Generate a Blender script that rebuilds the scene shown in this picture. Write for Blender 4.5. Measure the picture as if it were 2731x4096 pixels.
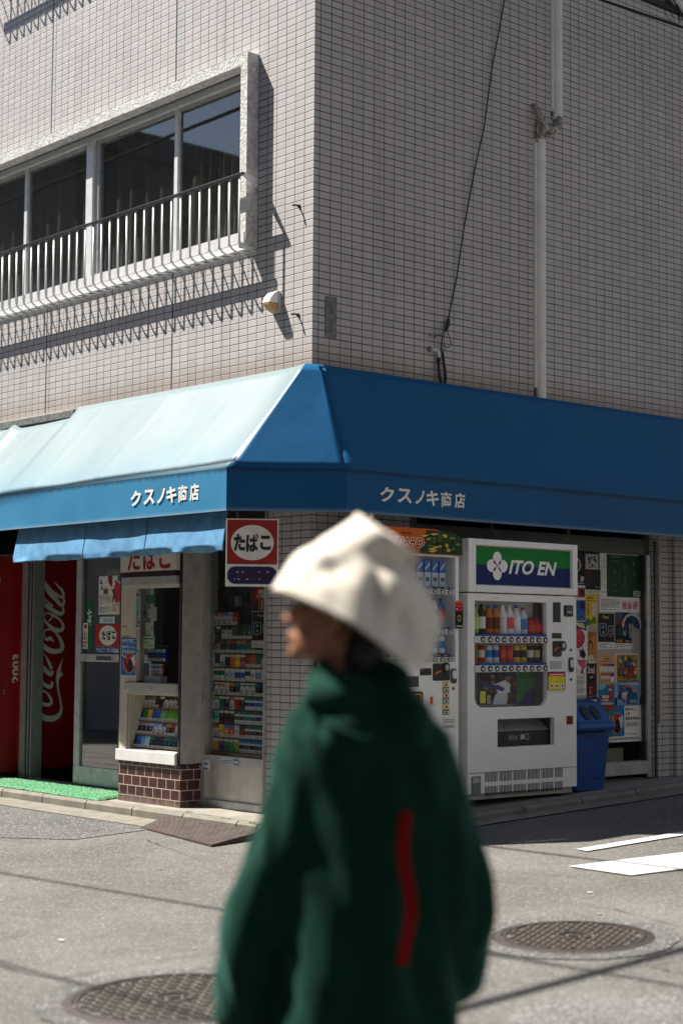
import bpy, bmesh, math, random
from mathutils import Vector, Matrix, Euler, noise as mnoise
R = math.radians
rng = random.Random(7)
for o in list(bpy.data.objects): bpy.data.objects.remove(o)
SC = bpy.context.scene
COL = SC.collection

# ---------------------------------------------------------------- camera, sky, sun, exposure
cd = bpy.data.cameras.new('camera'); cam = bpy.data.objects.new('camera', cd); COL.objects.link(cam)
yaw, pitch, roll = 2.4224, .0773, .0072
f_ = Vector((math.cos(yaw)*math.cos(pitch), math.sin(yaw)*math.cos(pitch), math.sin(pitch)))
r_ = Vector((math.sin(yaw), -math.cos(yaw), 0)); u_ = r_.cross(f_)
r2 = math.cos(roll)*r_ + math.sin(roll)*u_; u2 = -math.sin(roll)*r_ + math.cos(roll)*u_
mw = Matrix((r2, u2, -f_)).transposed().to_4x4(); mw.translation = Vector((8.4971, -7.1718, 1.222))
cam.matrix_world = mw
cd.sensor_fit = 'HORIZONTAL'; cd.sensor_width = 24; cd.lens = 6721.4/2731*24
cd.clip_start = .1; cd.clip_end = 500
cd.dof.use_dof = True; cd.dof.focus_distance = 11.6; cd.dof.aperture_fstop = 1.75
SC.camera = cam
SUN_AZ, SUN_EL = R(32), R(56)                      # the way the light travels (azimuth) and its elevation
sdir = Vector((math.cos(SUN_AZ)*math.cos(SUN_EL), math.sin(SUN_AZ)*math.cos(SUN_EL), -math.sin(SUN_EL)))
W = bpy.data.worlds.new('World'); SC.world = W; W.use_nodes = True
wn = W.node_tree.nodes; sky = wn.new('ShaderNodeTexSky'); sky.sky_type = 'NISHITA'; sky.sun_disc = False
sky.sun_elevation = SUN_EL; sky.sun_rotation = math.atan2(-sdir.x, -sdir.y); sky.dust_density = 1.0
bg = wn['Background']; bg.inputs[1].default_value = .052
W.node_tree.links.new(sky.outputs[0], bg.inputs[0])
sd = bpy.data.lights.new('sun', 'SUN'); sd.energy = 5.0; sd.angle = R(.53); sd.color = (1, .94, .855)
sun = bpy.data.objects.new('sun', sd); COL.objects.link(sun)
sun.rotation_euler = sdir.to_track_quat('-Z', 'Y').to_euler()
SC.view_settings.view_transform = 'Standard'; SC.view_settings.look = 'None'
SC.view_settings.exposure = 1.3; SC.view_settings.gamma = 1
SC.render.engine = 'CYCLES'
SC.cycles.use_denoising = True
SC.cycles.max_bounces = 8; SC.cycles.transparent_max_bounces = 12
SC.cycles.sample_clamp_indirect = 6

# ---------------------------------------------------------------- materials
def lin(c): return tuple(((v/255)/12.92 if v <= 10 else (((v/255)+.055)/1.055)**2.4) for v in c)
def C(r, g, b): return lin((r, g, b))
_m = {}
def nd(nt, t, **k):
    n = nt.nodes.new(t)
    for a, v in k.items():
        if a in n.bl_rna.properties: setattr(n, a, v)
    return n
def math_(nt, op, a, b=None, c=None):
    n = nt.nodes.new('ShaderNodeMath'); n.operation = op
    for i, v in enumerate((a, b, c)):
        if v is None: continue
        if isinstance(v, (int, float)): n.inputs[i].default_value = v
        else: nt.links.new(v, n.inputs[i])
    return n.outputs[0]
def mix_(nt, f, a, b):
    n = nt.nodes.new('ShaderNodeMix'); n.data_type = 'RGBA'
    for s, v in ((n.inputs[0], f), (n.inputs[6], a), (n.inputs[7], b)):
        if isinstance(v, (int, float)): s.default_value = v
        elif isinstance(v, tuple): s.default_value = (*v[:3], 1)
        else: nt.links.new(v, s)
    return n.outputs[2]
def noise_(nt, vec, scale, detail=3, rough=.55):
    n = nt.nodes.new('ShaderNodeTexNoise'); n.inputs['Scale'].default_value = scale
    n.inputs['Detail'].default_value = detail; n.inputs['Roughness'].default_value = rough
    if vec is not None: nt.links.new(vec, n.inputs['Vector'])
    return n.outputs[0]
def ramp_(nt, v, lo, hi, a=0., b=1.):
    n = nt.nodes.new('ShaderNodeMapRange'); n.interpolation_type = 'SMOOTHSTEP'
    nt.links.new(v, n.inputs[0])
    for i, x in enumerate((lo, hi, a, b)): n.inputs[1+i].default_value = x
    return n.outputs[0]
def base(name):
    m = bpy.data.materials.new(name); m.use_nodes = True
    nt = m.node_tree; return m, nt, nt.nodes['Principled BSDF']
def bump_(nt, p, h, strength, dist):
    n = nt.nodes.new('ShaderNodeBump'); n.inputs['Strength'].default_value = strength
    n.inputs['Distance'].default_value = dist; nt.links.new(h, n.inputs['Height']); nt.links.new(n.outputs[0], p.inputs['Normal'])
def pm(name, col, rough=.5, metal=0., var=.1, scale=6., bump=0., bscale=60., spec=.5, dirt=None, dscale=3., coat=0.):
    """procedural material: colour with mottled variation, optional dirt and bump"""
    if name in _m: return _m[name]
    m, nt, p = base(name); _m[name] = m
    g = nt.nodes.new('ShaderNodeNewGeometry').outputs['Position']
    n = noise_(nt, g, scale, 4)
    c = mix_(nt, ramp_(nt, n, .3, .7), tuple(v*(1-var) for v in col), tuple(min(1, v*(1+var)) for v in col))
    if dirt:
        c = mix_(nt, ramp_(nt, noise_(nt, g, dscale, 6, .7), .52, .75, 0, .7), c, dirt)
    nt.links.new(c, p.inputs['Base Color'])
    p.inputs['Roughness'].default_value = rough; p.inputs['Metallic'].default_value = metal
    p.inputs['Specular IOR Level'].default_value = spec; p.inputs['Coat Weight'].default_value = coat
    if bump: bump_(nt, p, noise_(nt, g, bscale, 3), bump, .01)
    return m
def ink(c):
    """printed colour: c given in sRGB 0-255"""
    return pm('ink_%d_%d_%d' % c, lin(c), .55, var=.06, scale=25, spec=.3)
def glass(name, tint=(1, 1, 1), refl=1.0, rough=0.0):
    if name in _m: return _m[name]
    m, nt, p = base(name); _m[name] = m; nt.nodes.remove(p)
    out = nt.nodes['Material Output']; t = nt.nodes.new('ShaderNodeBsdfTransparent'); t.inputs[0].default_value = (*tint, 1)
    g = nt.nodes.new('ShaderNodeBsdfGlossy'); g.inputs['Roughness'].default_value = rough
    geo = nt.nodes.new('ShaderNodeNewGeometry').outputs['Position']
    bump = nt.nodes.new('ShaderNodeBump'); bump.inputs['Strength'].default_value = .02; bump.inputs['Distance'].default_value = .02
    nt.links.new(noise_(nt, geo, 1.6, 1), bump.inputs['Height']); nt.links.new(bump.outputs[0], g.inputs['Normal'])
    gg = nt.nodes.new('ShaderNodeNewGeometry'); vm = nt.nodes.new('ShaderNodeVectorMath'); vm.operation = 'DOT_PRODUCT'
    nt.links.new(gg.outputs['Incoming'], vm.inputs[0]); nt.links.new(gg.outputs['True Normal'], vm.inputs[1])
    k = math_(nt, 'POWER', math_(nt, 'SUBTRACT', 1.0, math_(nt, 'ABSOLUTE', vm.outputs['Value'])), 5.0)    # Schlick, the same from both sides
    f2 = math_(nt, 'MINIMUM', math_(nt, 'MULTIPLY', math_(nt, 'ADD', math_(nt, 'MULTIPLY', k, .92), .045), refl), .95)
    x = nt.nodes.new('ShaderNodeMixShader'); nt.links.new(f2, x.inputs[0]); nt.links.new(t.outputs[0], x.inputs[1]); nt.links.new(g.outputs[0], x.inputs[2])
    nt.links.new(x.outputs[0], out.inputs[0]); return m
def tile_mat():
    m, nt, p = base('wall_tile'); geo = nt.nodes.new('ShaderNodeNewGeometry')
    s = nt.nodes.new('ShaderNodeSeparateXYZ'); nt.links.new(geo.outputs['Position'], s.inputs[0])
    ns = nt.nodes.new('ShaderNodeSeparateXYZ'); nt.links.new(geo.outputs['True Normal'], ns.inputs[0])
    isL = math_(nt, 'GREATER_THAN', math_(nt, 'ABSOLUTE', ns.outputs[1]), .5)
    uL = math_(nt, 'MULTIPLY', s.outputs[0], -1.0)
    j1 = math_(nt, 'GREATER_THAN', uL, 1.62); j2 = math_(nt, 'GREATER_THAN', uL, 3.39)
    uL2 = math_(nt, 'SUBTRACT', math_(nt, 'SUBTRACT', uL, math_(nt, 'MULTIPLY', j1, 1.62)), math_(nt, 'MULTIPLY', j2, 1.77))
    cL = math_(nt, 'DIVIDE', uL2, .1007)
    cR = math_(nt, 'DIVIDE', math_(nt, 'ADD', s.outputs[1], .0493), .0987)
    cu = math_(nt, 'ADD', math_(nt, 'MULTIPLY', cL, isL), math_(nt, 'MULTIPLY', cR, math_(nt, 'SUBTRACT', 1.0, isL)))
    cv = math_(nt, 'DIVIDE', math_(nt, 'SUBTRACT', s.outputs[2], 3.115-2.5), .05)
    def line(c, pitch, w0, w1):
        d = math_(nt, 'MULTIPLY', math_(nt, 'ABSOLUTE', math_(nt, 'SUBTRACT', math_(nt, 'FRACT', math_(nt, 'ADD', c, .5)), .5)), pitch)
        return ramp_(nt, d, w0, w1, 1, 0)
    g = math_(nt, 'MAXIMUM', line(cu, .1, .0019, .0038), line(cv, .05, .0022, .0040))
    # two soft joints running up the left wall
    def joint(x0):
        d = math_(nt, 'ABSOLUTE', math_(nt, 'SUBTRACT', uL, x0))
        return math_(nt, 'MULTIPLY', ramp_(nt, d, .006, .009, 1, 0), isL)
    jn = math_(nt, 'MAXIMUM', joint(1.613), joint(3.383))
    wn_ = nt.nodes.new('ShaderNodeTexWhiteNoise'); wn_.noise_dimensions = '3D'
    cb = nt.nodes.new('ShaderNodeCombineXYZ')
    nt.links.new(math_(nt, 'FLOOR', cu), cb.inputs[0]); nt.links.new(math_(nt, 'FLOOR', cv), cb.inputs[1]); nt.links.new(isL, cb.inputs[2])
    nt.links.new(cb.outputs[0], wn_.inputs[0])
    c = mix_(nt, wn_.outputs[0], (.46, .435, .435), (.52, .492, .49))
    big = noise_(nt, geo.outputs['Position'], .9, 3)
    c = mix_(nt, ramp_(nt, big, .35, .7, 0, .3), c, (.40, .385, .39))
    mp = nt.nodes.new('ShaderNodeMapping'); mp.inputs['Scale'].default_value = (5.5, 5.5, .32); nt.links.new(geo.outputs['Position'], mp.inputs[0])
    c = mix_(nt, ramp_(nt, noise_(nt, mp.outputs[0], 1.0, 5, .6), .52, .8, 0, .5), c, (.27, .25, .235))
    # rusty water stain that creeps up from the awning rail, and grime in the odd joint
    st = math_(nt, 'MULTIPLY', ramp_(nt, math_(nt, 'ADD', s.outputs[2], math_(nt, 'MULTIPLY', noise_(nt, geo.outputs['Position'], 5, 4), .14)), 3.13, 3.36, 1, 0),
               math_(nt, 'GREATER_THAN', s.outputs[2], 3.0))
    c = mix_(nt, math_(nt, 'MULTIPLY', st, .55), c, (.25, .175, .12))
    gr = mix_(nt, ramp_(nt, noise_(nt, geo.outputs['Position'], 2.2, 3), .35, .65), (.035, .035, .035), (.10, .095, .088))
    c = mix_(nt, g, c, gr); c = mix_(nt, jn, c, (.03, .055, .06))
    nt.links.new(c, p.inputs['Base Color'])
    nt.links.new(ramp_(nt, g, 0, 1, .42, .9), p.inputs['Roughness'])
    h = math_(nt, 'SUBTRACT', math_(nt, 'MULTIPLY', wn_.outputs[0], .12), math_(nt, 'MAXIMUM', g, jn))
    bump_(nt, p, h, .6, .004); return m
def brick_mat():
    m, nt, p = base('base_tile_brown'); geo = nt.nodes.new('ShaderNodeNewGeometry')
    s = nt.nodes.new('ShaderNodeSeparateXYZ'); nt.links.new(geo.outputs['Position'], s.inputs[0])
    cb = nt.nodes.new('ShaderNodeCombineXYZ')
    nt.links.new(math_(nt, 'SUBTRACT', s.outputs[0], s.outputs[1]), cb.inputs[0]); nt.links.new(math_(nt, 'SUBTRACT', s.outputs[2], .03), cb.inputs[1])
    b = nt.nodes.new('ShaderNodeTexBrick'); nt.links.new(cb.outputs[0], b.inputs['Vector'])
    b.inputs['Scale'].default_value = 1; b.inputs['Brick Width'].default_value = .107; b.inputs['Row Height'].default_value = .0725
    b.inputs['Mortar Size'].default_value = .0032; b.inputs['Mortar Smooth'].default_value = .1; b.offset = .5
    b.inputs['Color1'].default_value = (.035, .012, .012, 1); b.inputs['Color2'].default_value = (.07, .022, .018, 1); b.inputs['Mortar'].default_value = (.42, .38, .32, 1)
    low = ramp_(nt, math_(nt, 'ADD', s.outputs[2], math_(nt, 'MULTIPLY', noise_(nt, geo.outputs['Position'], 14, 5), .22)), .17, .24, .7, 0)
    c = mix_(nt, low, b.outputs[0], (.17, .13, .11))
    nt.links.new(c, p.inputs['Base Color']); p.inputs['Roughness'].default_value = .32
    bump_(nt, p, b.outputs[1], -.5, .006); return m
def asphalt_mat(name, dark, light, dens=1.0, tone=(.33, .325, .31)):
    m, nt, p = base(name); g = nt.nodes.new('ShaderNodeNewGeometry').outputs['Position']
    fine = noise_(nt, g, 150, 2, .6); mid = noise_(nt, g, 55, 2, .6); big = noise_(nt, g, .8, 5, .6); st = noise_(nt, g, 2.6, 6, .65)
    v = nt.nodes.new('ShaderNodeTexVoronoi'); v.inputs['Scale'].default_value = 105; nt.links.new(g, v.inputs['Vector'])
    c = mix_(nt, ramp_(nt, big, .3, .7), dark, light)
    c = mix_(nt, ramp_(nt, fine, .56, .72, 0, .55), c, tone)
    c = mix_(nt, ramp_(nt, mid, .3, .46, .6*dens, 0), c, (.06, .058, .055))
    c = mix_(nt, ramp_(nt, st, .5, .75, 0, .5), c, tuple(x*.55 for x in dark))
    vc = nt.nodes.new('ShaderNodeSeparateColor'); nt.links.new(v.outputs['Color'], vc.inputs[0])
    c = mix_(nt, ramp_(nt, vc.outputs[0], .8, .97, 0, .4*dens), c, (.36, .35, .34))
    nt.links.new(c, p.inputs['Base Color']); p.inputs['Roughness'].default_value = .85
    p.inputs['Specular IOR Level'].default_value = .3
    bump_(nt, p, math_(nt, 'ADD', math_(nt, 'MULTIPLY', v.outputs['Distance'], 1.0), mid), .55*dens, .006); return m
def awning_mat(name, c0, c1, top, spec):
    m, nt, p = base(name); geo = nt.nodes.new('ShaderNodeNewGeometry')
    s = nt.nodes.new('ShaderNodeSeparateXYZ'); nt.links.new(geo.outputs['Position'], s.inputs[0])
    g = geo.outputs['Position']
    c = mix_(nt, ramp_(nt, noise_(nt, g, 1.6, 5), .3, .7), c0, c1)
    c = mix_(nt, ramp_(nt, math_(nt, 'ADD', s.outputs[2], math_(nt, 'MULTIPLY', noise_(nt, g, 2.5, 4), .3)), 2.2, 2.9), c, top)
    mp = nt.nodes.new('ShaderNodeMapping'); mp.inputs['Scale'].default_value = (45, 45, 2.5); nt.links.new(g, mp.inputs[0])
    strk = noise_(nt, mp.outputs[0], 1, 3)
    zt = math_(nt, 'ADD', s.outputs[2], math_(nt, 'MULTIPLY', strk, .05))
    band = math_(nt, 'MULTIPLY', ramp_(nt, zt, 2.316, 2.349, 0, 1), math_(nt, 'LESS_THAN', s.outputs[2], 2.3265))
    c = mix_(nt, math_(nt, 'MULTIPLY', band, .75), c, (.012, .025, .05))
    fade = ramp_(nt, s.outputs[2], 2.052, 2.08, .45, 0)
    c = mix_(nt, fade, c, (.3, .38, .44))
    nt.links.new(c, p.inputs['Base Color']); p.inputs['Roughness'].default_value = .46
    p.inputs['Specular IOR Level'].default_value = spec
    bump_(nt, p, math_(nt, 'ADD', noise_(nt, g, 2.3, 3), math_(nt, 'MULTIPLY', noise_(nt, g, 420, 1), .04)), .22, .03); return m
def turf_mat():
    m, nt, p = base('plastic_turf'); g = nt.nodes.new('ShaderNodeNewGeometry').outputs['Position']
    c = mix_(nt, ramp_(nt, noise_(nt, g, 90, 2), .3, .7), (.01, .10, .03), (.10, .38, .17))
    c = mix_(nt, ramp_(nt, noise_(nt, g, 5, 4), .5, .75, 0, .5), c, (.22, .3, .2))
    nt.links.new(c, p.inputs['Base Color']); p.inputs['Roughness'].default_value = .7; bump_(nt, p, noise_(nt, g, 160, 2), .9, .012); return m
M = dict(
    tile=tile_mat(), brick=brick_mat(), awning=awning_mat('awning_vinyl', (.002, .074, .205), (.003, .092, .245), (.003, .09, .225), .22), awning_sunlit=awning_mat('awning_vinyl_sunlit', (.04, .135, .20), (.055, .16, .225), (.125, .185, .205), .35), awning_sunlit_edge=awning_mat('awning_vinyl_sunlit_edge', (.03, .19, .36), (.042, .22, .40), (.04, .2, .37), .4), turf=turf_mat(),  # lit left and shaded right put into the colour: paler vinyl left, darker elsewhere
    asphalt=asphalt_mat('asphalt_worn', (.082, .077, .069), (.132, .125, .113), 1.0, (.20, .193, .18)),
    asphalt_coarse=asphalt_mat('asphalt_coarse', (.075, .074, .071), (.11, .108, .103), 1.7, (.24, .235, .225)),
    concrete=pm('concrete', (.175, .16, .133), .85, var=.16, scale=9, bump=.35, bscale=90, dirt=(.13, .11, .085), dscale=4),
    pave=pm('pavement_concrete', (.225, .208, .18), .85, var=.14, scale=7, bump=.25, bscale=80, dirt=(.19, .15, .12), dscale=3),
    rough_conc=pm('rough_render', (.58, .58, .56), .9, var=.2, scale=30, bump=.8, bscale=55, dirt=(.14, .14, .13), dscale=7),
    alu=pm('aluminium', (.50, .51, .52), .38, .55, var=.1, scale=14, dirt=(.22, .22, .22), dscale=9),
    alu_bright=pm('aluminium_bright', (.74, .75, .75), .4, .25, var=.06, scale=14),
    alu_dark=pm('aluminium_dark', (.10, .10, .095), .45, .6, var=.15, scale=12),
    cream=pm('cream_paint', (.55, .50, .40), .6, var=.1, scale=6, dirt=(.3, .24, .16), dscale=4),
    greyp=pm('grey_paint', (.40, .385, .36), .65, var=.12, scale=7, dirt=(.2, .18, .16), dscale=5),
    white=pm('white_enamel', (.89, .89, .88), .36, var=.03, scale=5, coat=.15, dirt=(.70, .69, .66), dscale=2.2),
    offwhite=pm('offwhite_plastic', (.62, .62, .6), .5, var=.06, scale=10),
    black=pm('black_rubber', (.012, .012, .013), .55, var=.2, scale=20),
    blackp=pm('black_plastic', (.02, .02, .021), .35, var=.1, scale=20),
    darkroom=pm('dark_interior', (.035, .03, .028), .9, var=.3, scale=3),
    steel=pm('stainless', (.62, .60, .56), .42, .5, var=.08, scale=9, dirt=(.4, .36, .3), dscale=2.5),
    red=pm('red_enamel', (.30, .010, .009), .35, var=.08, scale=5),
    darkred=pm('dark_red_enamel', (.36, .012, .016), .4, var=.08, scale=5),
    cloth=pm('blue_canvas', (.11, .27, .46), .9, var=.16, scale=9, bump=.25, bscale=200, spec=.2),
    tar=pm('tar', (.03, .029, .028), .8, var=.3, scale=30), iron=pm('cast_iron', (.052, .040, .036), .55, .3, var=.25, scale=22, bump=.3, bscale=120, dirt=(.06, .04, .035), dscale=8),
    iron_worn=pm('worn_iron', (.17, .142, .118), .42, .5, var=.3, scale=40), rust=pm('rusty_plate', (.075, .058, .051), .6, .35, var=.22, scale=9, bump=.25, bscale=100, dirt=(.13, .068, .04), dscale=4),
    paint=pm('road_paint', (.50, .50, .485), .7, var=.07, scale=20, bump=.3, bscale=120, dirt=(.15, .145, .135), dscale=22),
    duct=pm('pvc_cover', (.74, .74, .70), .45, var=.06, scale=8),
    amber=pm('amber_plastic', (.62, .33, .10), .35, var=.12, scale=20),
    tape=pm('weathered_tape', (.30, .275, .235), .8, var=.45, scale=40, bump=.6, bscale=60),
    blueplastic=pm('blue_plastic', (.006, .065, .25), .38, var=.12, scale=6),
    film=glass('clear_film', (.62, .70, .82), .5, .3),
    wglass=glass('window_glass', (.50, .52, .53), 3.6), sglass=glass('shop_glass', (.80, .82, .82), .9),
    dglass=glass('door_glass', (.45, .48, .49), 5.0, .02), vglass=glass('vending_glass', (.92, .93, .93), .8),
    plaque=pm('grey_plate', (.16, .175, .17), .6, .2, var=.3, scale=30, bump=.3, bscale=60),
    curtain=pm('curtain_fabric', (.42, .39, .33), .95, var=.12, scale=5),
    opp=pm('opposite_render', (.30, .27, .24), .85, var=.1, scale=1.5),
    opp2=pm('opposite_dark', (.12, .115, .11), .8, var=.1, scale=1.5),
    skin=pm('skin', (.34, .15, .085), .5, var=.1, scale=30), lip=pm('lip', (.25, .08, .06), .5), hair=pm('black_hair', (.012, .010, .009), .6, var=.2, scale=60),
    hat=pm('hat_cotton', (.66, .61, .53), .95, var=.05, scale=18, bump=.2, bscale=220, spec=.15),
    hoodie=pm('green_fleece', (.003, .026, .018), .95, var=.12, scale=14, bump=.25, bscale=120, spec=.12),
    redstripe=pm('red_stripe', (.17, .002, .004), .9, spec=.1), trouser=pm('dark_trousers', (.02, .02, .024), .9), shoe=pm('shoe_leather', (.03, .028, .027), .5), sole=pm('shoe_sole', (.5, .5, .48), .7),
    oxblood=pm('sign_red', lin((150, 24, 20)), .4, var=.1, scale=14, dirt=(.16, .02, .015), dscale=9), navy=pm('sign_navy', lin((22, 24, 78)), .4, var=.1), signwhite=pm('sign_white', lin((222, 219, 208)), .45, var=.05, scale=15, dirt=(.5, .42, .3), dscale=6),
)
# ---------------------------------------------------------------- mesh builder
MR = Matrix(((0, 0, 1, 0), (1, 0, 0, 0), (0, 1, 0, 0), (0, 0, 0, 1)))        # u -> +Y, v -> up, w -> +X   (right facade)
ML = Matrix(((1, 0, 0, 0), (0, 0, -1, 0), (0, 1, 0, 0), (0, 0, 0, 1)))       # u -> +X, v -> up, w -> -Y   (left facade)
q_ = 2**-.5
MC = Matrix(((.609, 0, .793, 0), (.793, 0, -.609, 0), (0, 1, 0, 0), (0, 0, 0, 1)))   # corner chamfer
_txt = {}
def text_data(s, bold, shear):
    k = (s, bold, shear)
    if k not in _txt:
        c = bpy.data.curves.new('t', 'FONT'); c.body = s; c.offset = bold; c.shear = shear; c.resolution_u = 3; c.space_line = .95
        o = bpy.data.objects.new('t', c); COL.objects.link(o)
        me = bpy.data.meshes.new_from_object(o.evaluated_get(bpy.context.evaluated_depsgraph_get()))
        vs = [(v.co.x, v.co.y) for v in me.vertices]; fs = [tuple(p.vertices) for p in me.polygons]
        bpy.data.objects.remove(o); bpy.data.curves.remove(c); bpy.data.meshes.remove(me)
        x0 = min(v[0] for v in vs); x1 = max(v[0] for v in vs); y0 = min(v[1] for v in vs); y1 = max(v[1] for v in vs)
        _txt[k] = ([((x-x0)/(x1-x0), (y-y0)/(y1-y0)) for x, y in vs], fs)
    return _txt[k]
class MB:
    def __init__(s, mx=None): s.v = []; s.f = []; s.mi = []; s.ms = []; s.mx = mx
    def _m(s, m):
        if m not in s.ms: s.ms.append(m)
        return s.ms.index(m)
    def add(s, vs, fs, m):
        n = len(s.v); k = s._m(m)
        for p in vs:
            p = Vector(p); s.v.append(s.mx @ p if s.mx else p)
        for f in fs: s.f.append([n+i for i in f]); s.mi.append(k)
    def box(s, u0, u1, v0, v1, w0, w1, m):
        s.add([(u0, v0, w0), (u1, v0, w0), (u1, v1, w0), (u0, v1, w0), (u0, v0, w1), (u1, v0, w1), (u1, v1, w1), (u0, v1, w1)],
              [(3, 2, 1, 0), (4, 5, 6, 7), (0, 1, 5, 4), (1, 2, 6, 5), (2, 3, 7, 6), (3, 0, 4, 7)], m)
    def quad(s, u0, u1, v0, v1, w, m): s.add([(u0, v0, w), (u1, v0, w), (u1, v1, w), (u0, v1, w)], [(0, 1, 2, 3)], m)
    def poly(s, pts, w0, w1, m):
        n = len(pts); s.add([(*p, w0) for p in pts]+[(*p, w1) for p in pts],
              [tuple(range(n-1, -1, -1)), tuple(range(n, 2*n))]+[(i, (i+1) % n, n+(i+1) % n, n+i) for i in range(n)], m)
    def flat(s, pts, w, m): s.add([(*p, w) for p in pts], [tuple(range(len(pts)))], m)
    def ell(s, uc, vc, ru, rv, w0, w1, m, n=28):
        pts = [(uc+ru*math.cos(2*math.pi*i/n), vc+rv*math.sin(2*math.pi*i/n)) for i in range(n)]
        if w0 is None: s.flat(pts, w1, m)
        else: s.poly(pts, w0, w1, m)
    def rrect(s, u0, u1, v0, v1, r, w0, w1, m):
        pts = []
        for cx, cy, a in ((u1-r, v1-r, 0), (u0+r, v1-r, 90), (u0+r, v0+r, 180), (u1-r, v0+r, 270)):
            pts += [(cx+r*math.cos(R(a+t)), cy+r*math.sin(R(a+t))) for t in (0, 22, 45, 68, 90)]
        if w0 is None: s.flat(pts, w1, m)
        else: s.poly(pts, w0, w1, m)
    def holes(s, u0, u1, v0, v1, hs, w0, w1, m):
        """a slab with rectangular openings"""
        us = sorted({u0, u1, *[h[0] for h in hs], *[h[1] for h in hs]}); vs = sorted({v0, v1, *[h[2] for h in hs], *[h[3] for h in hs]})
        for a, b in zip(us, us[1:]):
            run = None
            for c, d in zip(vs, vs[1:]):
                if any(h[0] <= a and b <= h[1] and h[2] <= c and d <= h[3] for h in hs):
                    if run: s.box(a, b, run[0], run[1], w0, w1, m); run = None
                else: run = (run[0], d) if run else (c, d)
            if run: s.box(a, b, run[0], run[1], w0, w1, m)
    def grid(s, p00, p10, p11, p01, nu, nv, m, disp=None):
        P = [Vector(p) for p in (p00, p10, p11, p01)]; nrm = (P[1]-P[0]).cross(P[3]-P[0]).normalized(); vs = []
        for j in range(nv+1):
            for i in range(nu+1):
                a, b = i/nu, j/nv
                p = P[0]*(1-a)*(1-b)+P[1]*a*(1-b)+P[2]*a*b+P[3]*(1-a)*b
                if disp: p = p+nrm*disp(a, b, p)
                vs.append(p)
        s.add(vs, [(j*(nu+1)+i, j*(nu+1)+i+1, (j+1)*(nu+1)+i+1, (j+1)*(nu+1)+i) for j in range(nv) for i in range(nu)], m)
    def lathe(s, c, ax, prof, m, n=20, cap=True):
        """prof: list of (radius, height) along unit axis ax from c"""
        ax = Vector(ax).normalized(); a = ax.orthogonal().normalized(); b = ax.cross(a); c = Vector(c); vs = []
        for r, h in prof:
            for i in range(n):
                t = 2*math.pi*i/n; vs.append(c+ax*h+(a*math.cos(t)+b*math.sin(t))*r)
        fs = [(j*n+i, j*n+(i+1) % n, (j+1)*n+(i+1) % n, (j+1)*n+i) for j in range(len(prof)-1) for i in range(n)]
        if cap: fs += [tuple(range(n-1, -1, -1)), tuple(range((len(prof)-1)*n, len(prof)*n))]
        s.add(vs, fs, m)
    def cyl(s, p0, p1, r, m, n=12, r1=None):
        p0, p1 = Vector(p0), Vector(p1); s.lathe(p0, p1-p0, [(r, 0), (r if r1 is None else r1, (p1-p0).length)], m, n)
    def tube(s, pts, r, m, n=8):
        pts = [Vector(p) for p in pts]; vs = []; a = None
        for i, p in enumerate(pts):
            t = (pts[min(i+1, len(pts)-1)]-pts[max(i-1, 0)]).normalized()
            a = t.orthogonal().normalized() if a is None else (a-t*a.dot(t)).normalized()
            b = t.cross(a); rr = r[i] if isinstance(r, (list, tuple)) else r
            vs += [p+(a*math.cos(2*math.pi*k/n)+b*math.sin(2*math.pi*k/n))*rr for k in range(n)]
        fs = [(j*n+k, j*n+(k+1) % n, (j+1)*n+(k+1) % n, (j+1)*n+k) for j in range(len(pts)-1) for k in range(n)]
        s.add(vs, fs+[tuple(range(n-1, -1, -1)), tuple(range((len(pts)-1)*n, len(pts)*n))], m)
    def text(s, t, u0, u1, v0, v1, w, m, bold=0., shear=0., rot=False, fu=None):
        vs, fs = text_data(t, bold, shear)
        if rot: P = [(u1-(u1-u0)*y, v0+(v1-v0)*x, w) for x, y in vs]
        else: P = [(u0+(u1-u0)*x, v0+(v1-v0)*y, w) for x, y in vs]
        s.add(P, fs, m)
    def ribbon(s, pts, w, m):
        """flat brush stroke in the u-v plane; pts (u, v, width)"""
        P = []
        for i in range(len(pts)-1):                                   # smooth with Catmull-Rom
            p0, p1, p2, p3 = (Vector(pts[max(0, min(len(pts)-1, k))]) for k in (i-1, i, i+1, i+2))
            for t in (0, .25, .5, .75):
                P.append(.5*((2*p1)+(-p0+p2)*t+(2*p0-5*p1+4*p2-p3)*t*t+(-p0+3*p1-3*p2+p3)*t**3))
        P.append(Vector(pts[-1])); L = []; Q = []
        for i, p in enumerate(P):
            d = P[min(i+1, len(P)-1)]-P[max(i-1, 0)]; d = Vector((d.x, d.y)).normalized(); n = Vector((-d.y, d.x))*max(p.z, .002)/2
            L.append((p.x+n.x, p.y+n.y, w)); Q.append((p.x-n.x, p.y-n.y, w))
        k = len(L); s.add(L+Q, [(i, i+1, k+i+1, k+i) for i in range(k-1)], m)
    def build(s, name, parent=None, smooth=False, bevel=0., label=None, cat=None, group=None, kind=None, solid=0.):
        org = parent['_o'] if parent and '_o' in parent else (0, 0, 0); org = Vector(org)
        own = parent is None and kind is None
        if own and s.v:
            lo = [min(v[i] for v in s.v) for i in range(3)]; hi = [max(v[i] for v in s.v) for i in range(3)]
            org = Vector(((lo[0]+hi[0])/2, (lo[1]+hi[1])/2, lo[2]))
        me = bpy.data.meshes.new(name); me.from_pydata([v-org for v in s.v], [], s.f)
        for m in s.ms: me.materials.append(m)
        me.polygons.foreach_set('material_index', s.mi)
        if smooth: me.polygons.foreach_set('use_smooth', [True]*len(me.polygons))
        me.update(); o = bpy.data.objects.new(name, me); COL.objects.link(o)
        if own: o.location = org
        if parent: o.parent = parent; o['_o'] = tuple(org)
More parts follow.
